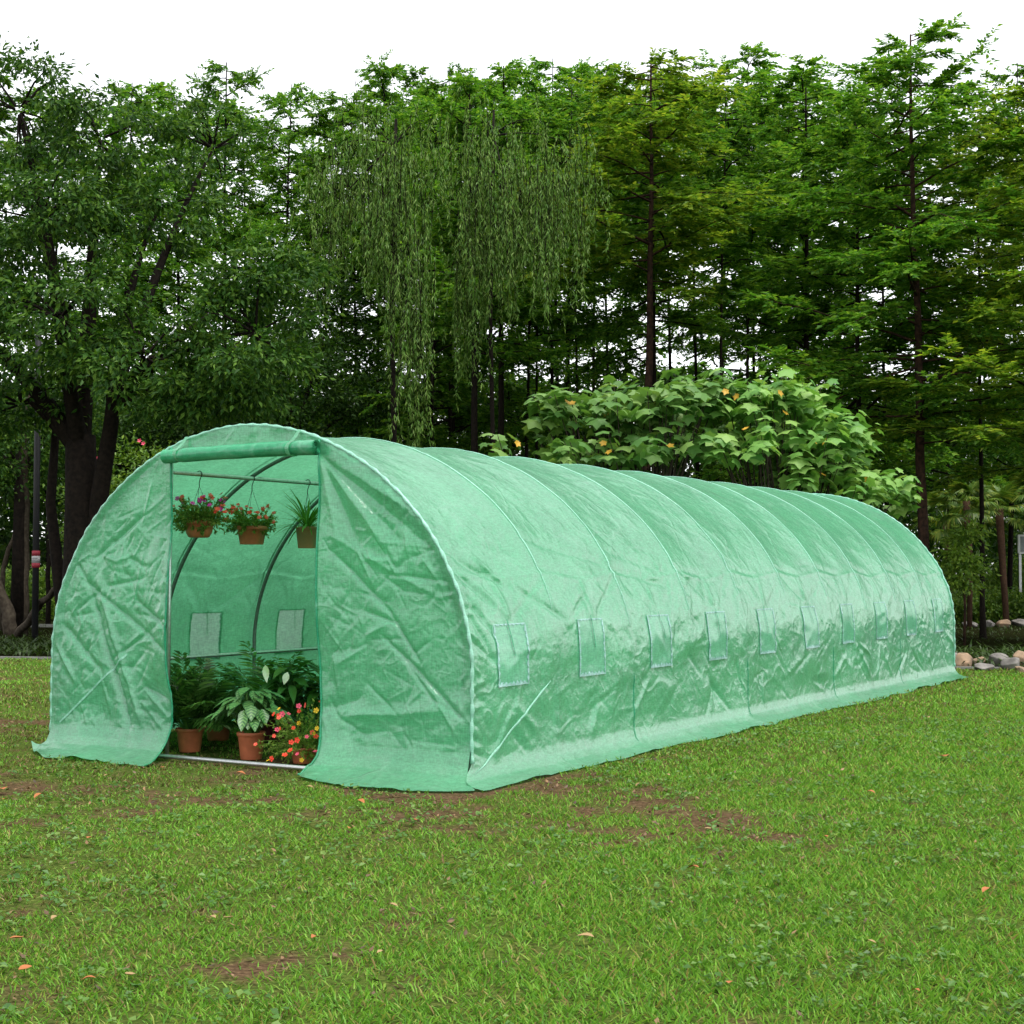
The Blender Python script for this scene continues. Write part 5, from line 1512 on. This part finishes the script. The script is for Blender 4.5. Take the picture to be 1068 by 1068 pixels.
basket(263, 548, 'flower_basket', 'hanging pot of coral-red flowers in the middle of the doorway', 'square', 12)
basket(321, 549, 'spider_plant_basket', 'hanging pot of green strap leaves beside the right door edge', 'tall', 13)

g = lambda px, py: on_plane(px, py, 2, 0.0)
p = g(262, 791); calathea(p[0], p[1])
p = g(188, 784); palm_plant(p[0]+.02, p[1]+.06, .44, .8, 54, TERRA, 'feathery palm in a terracotta pot just inside the left door edge', 21)
p = g(222, 772); broad_plant(p[0], p[1]+.05, .24, 46, .19, .06, TERRA, 'dark leafy plant on the ground between the left palm and the calathea', 22, 'leafy_plant')
p = g(270, 772); palm_plant(p[0], p[1]+.1, .50, .9, 40, MAROON, 'taller feathery palm behind the calathea', 23)
p = g(300, 776); broad_plant(p[0], p[1]+.02, .42, 60, .22, .062, MAROON, 'dark broad-leaved plant with cream leaves in a maroon pot behind the flower pot', 24, 'peace_lily', True)
p = g(330, 774); broad_plant(p[0], p[1]+.1, .40, 46, .24, .07, MAROON, 'upright dark green plant half hidden by the right door edge', 25, 'leafy_plant')

def flower_pot(px, py):
    rs = np.random.RandomState(33)
    q = g(px, py)
    t = empty('flower_pot', (q[0], q[1], 0), 0, 'low pot of pink, red and yellow flowers on the grass beside the right door edge', 'potted plant')
    plastic_pot(t, .082, .09, TERRA)
    ends = trailing(t, .085, .17, .21, 120, 35, .07, .020)
    cols = [RED, CORAL, PINK, YELLOW, RED, PINK, RED, YELLOW]
    front = sorted(ends, key=lambda e: -(e[0]@np.array([.5, -.7, .6])))[:40]
    for k, (p_, dd) in enumerate(front):
        n_ = norm(np.array([.45, -.7, .6])+rs.normal(0, .35, 3))
        bloom(t, p_+n_*.008, n_, rs.uniform(.011, .018), cols[k % len(cols)])
flower_pot(317, 795)

# ------------------------------------------------------------------ fallen leaves on the lawn
def leaf_curl(seed, w):
    rs = np.random.RandomState(seed)
    V = []
    nu, nv = 7, 5
    for i in range(nu):
        t = i/(nu-1); wd = w*math.sin(math.pi*min(max(t, .03), .97))**.8
        for j in range(nv):
            q = (j/(nv-1)-.5)*2
            V.append((q*wd*.5, t-.5, .18*q*q*wd+.10*math.sin(t*3+seed)+rs.uniform(-.01, .01)))
    me = np_mesh('fallen_leaf', np.array(V), grid_faces(nu, nv))
    return me
FL = []
for k in range(4):
    me = leaf_curl(k, (.62, .5, .75, .55)[k]); me.materials.append((ORANGE_LEAF, TAN_LEAF, ORANGE_LEAF, TAN_LEAF)[k]); FL.append(me)
def fallen(px, py, sz, k, label, group=None, rz=0):
    o = bpy.data.objects.new('fallen_leaf', FL[k]); COL.objects.link(o)
    q = g(px, py); o.location = (q[0], q[1], .024); o.rotation_euler = (.15, -.1, rz); o.scale = (sz,)*3
    tag(o, label, 'leaf', group)
fallen(41, 835, .062, 0, 'largest orange fallen leaf lying on the worn turf left of the tunnel')
fallen(3, 827, .065, 2, 'orange fallen leaf at the left edge level with the largest one', rz=1)
fallen(112, 813, .045, 1, 'pale yellow fallen leaf below the left skirt of the tunnel')
fallen(251, 811, .05, 0, 'orange fallen leaf on the grass in front of the base bar', rz=2)
fallen(376, 841, .05, 0, 'orange fallen leaf below the right front sheet of the tunnel', rz=1.4)
fallen(985, 792, .075, 2, 'bright orange fallen leaf on the green grass at right', rz=.5)
fallen(968, 751, .06, 1, 'pale fallen leaf on the grass above the bright orange one', rz=.5)
rsl = np.random.RandomState(9)
for k in range(34):
    for _ in range(30):
        px, py = rsl.uniform(-20, 1090), rsl.uniform(705, 1060)
        q = g(px, py)
        if not (abs(q[0]) < 1.8 and -.4 < q[1] < 9.2): break
    fallen(px, py, rsl.uniform(.025, .05), int(rsl.randint(4)), 'small dry curled leaf scattered on the lawn', 'small dry leaves scattered on the lawn', rsl.uniform(0, 6))
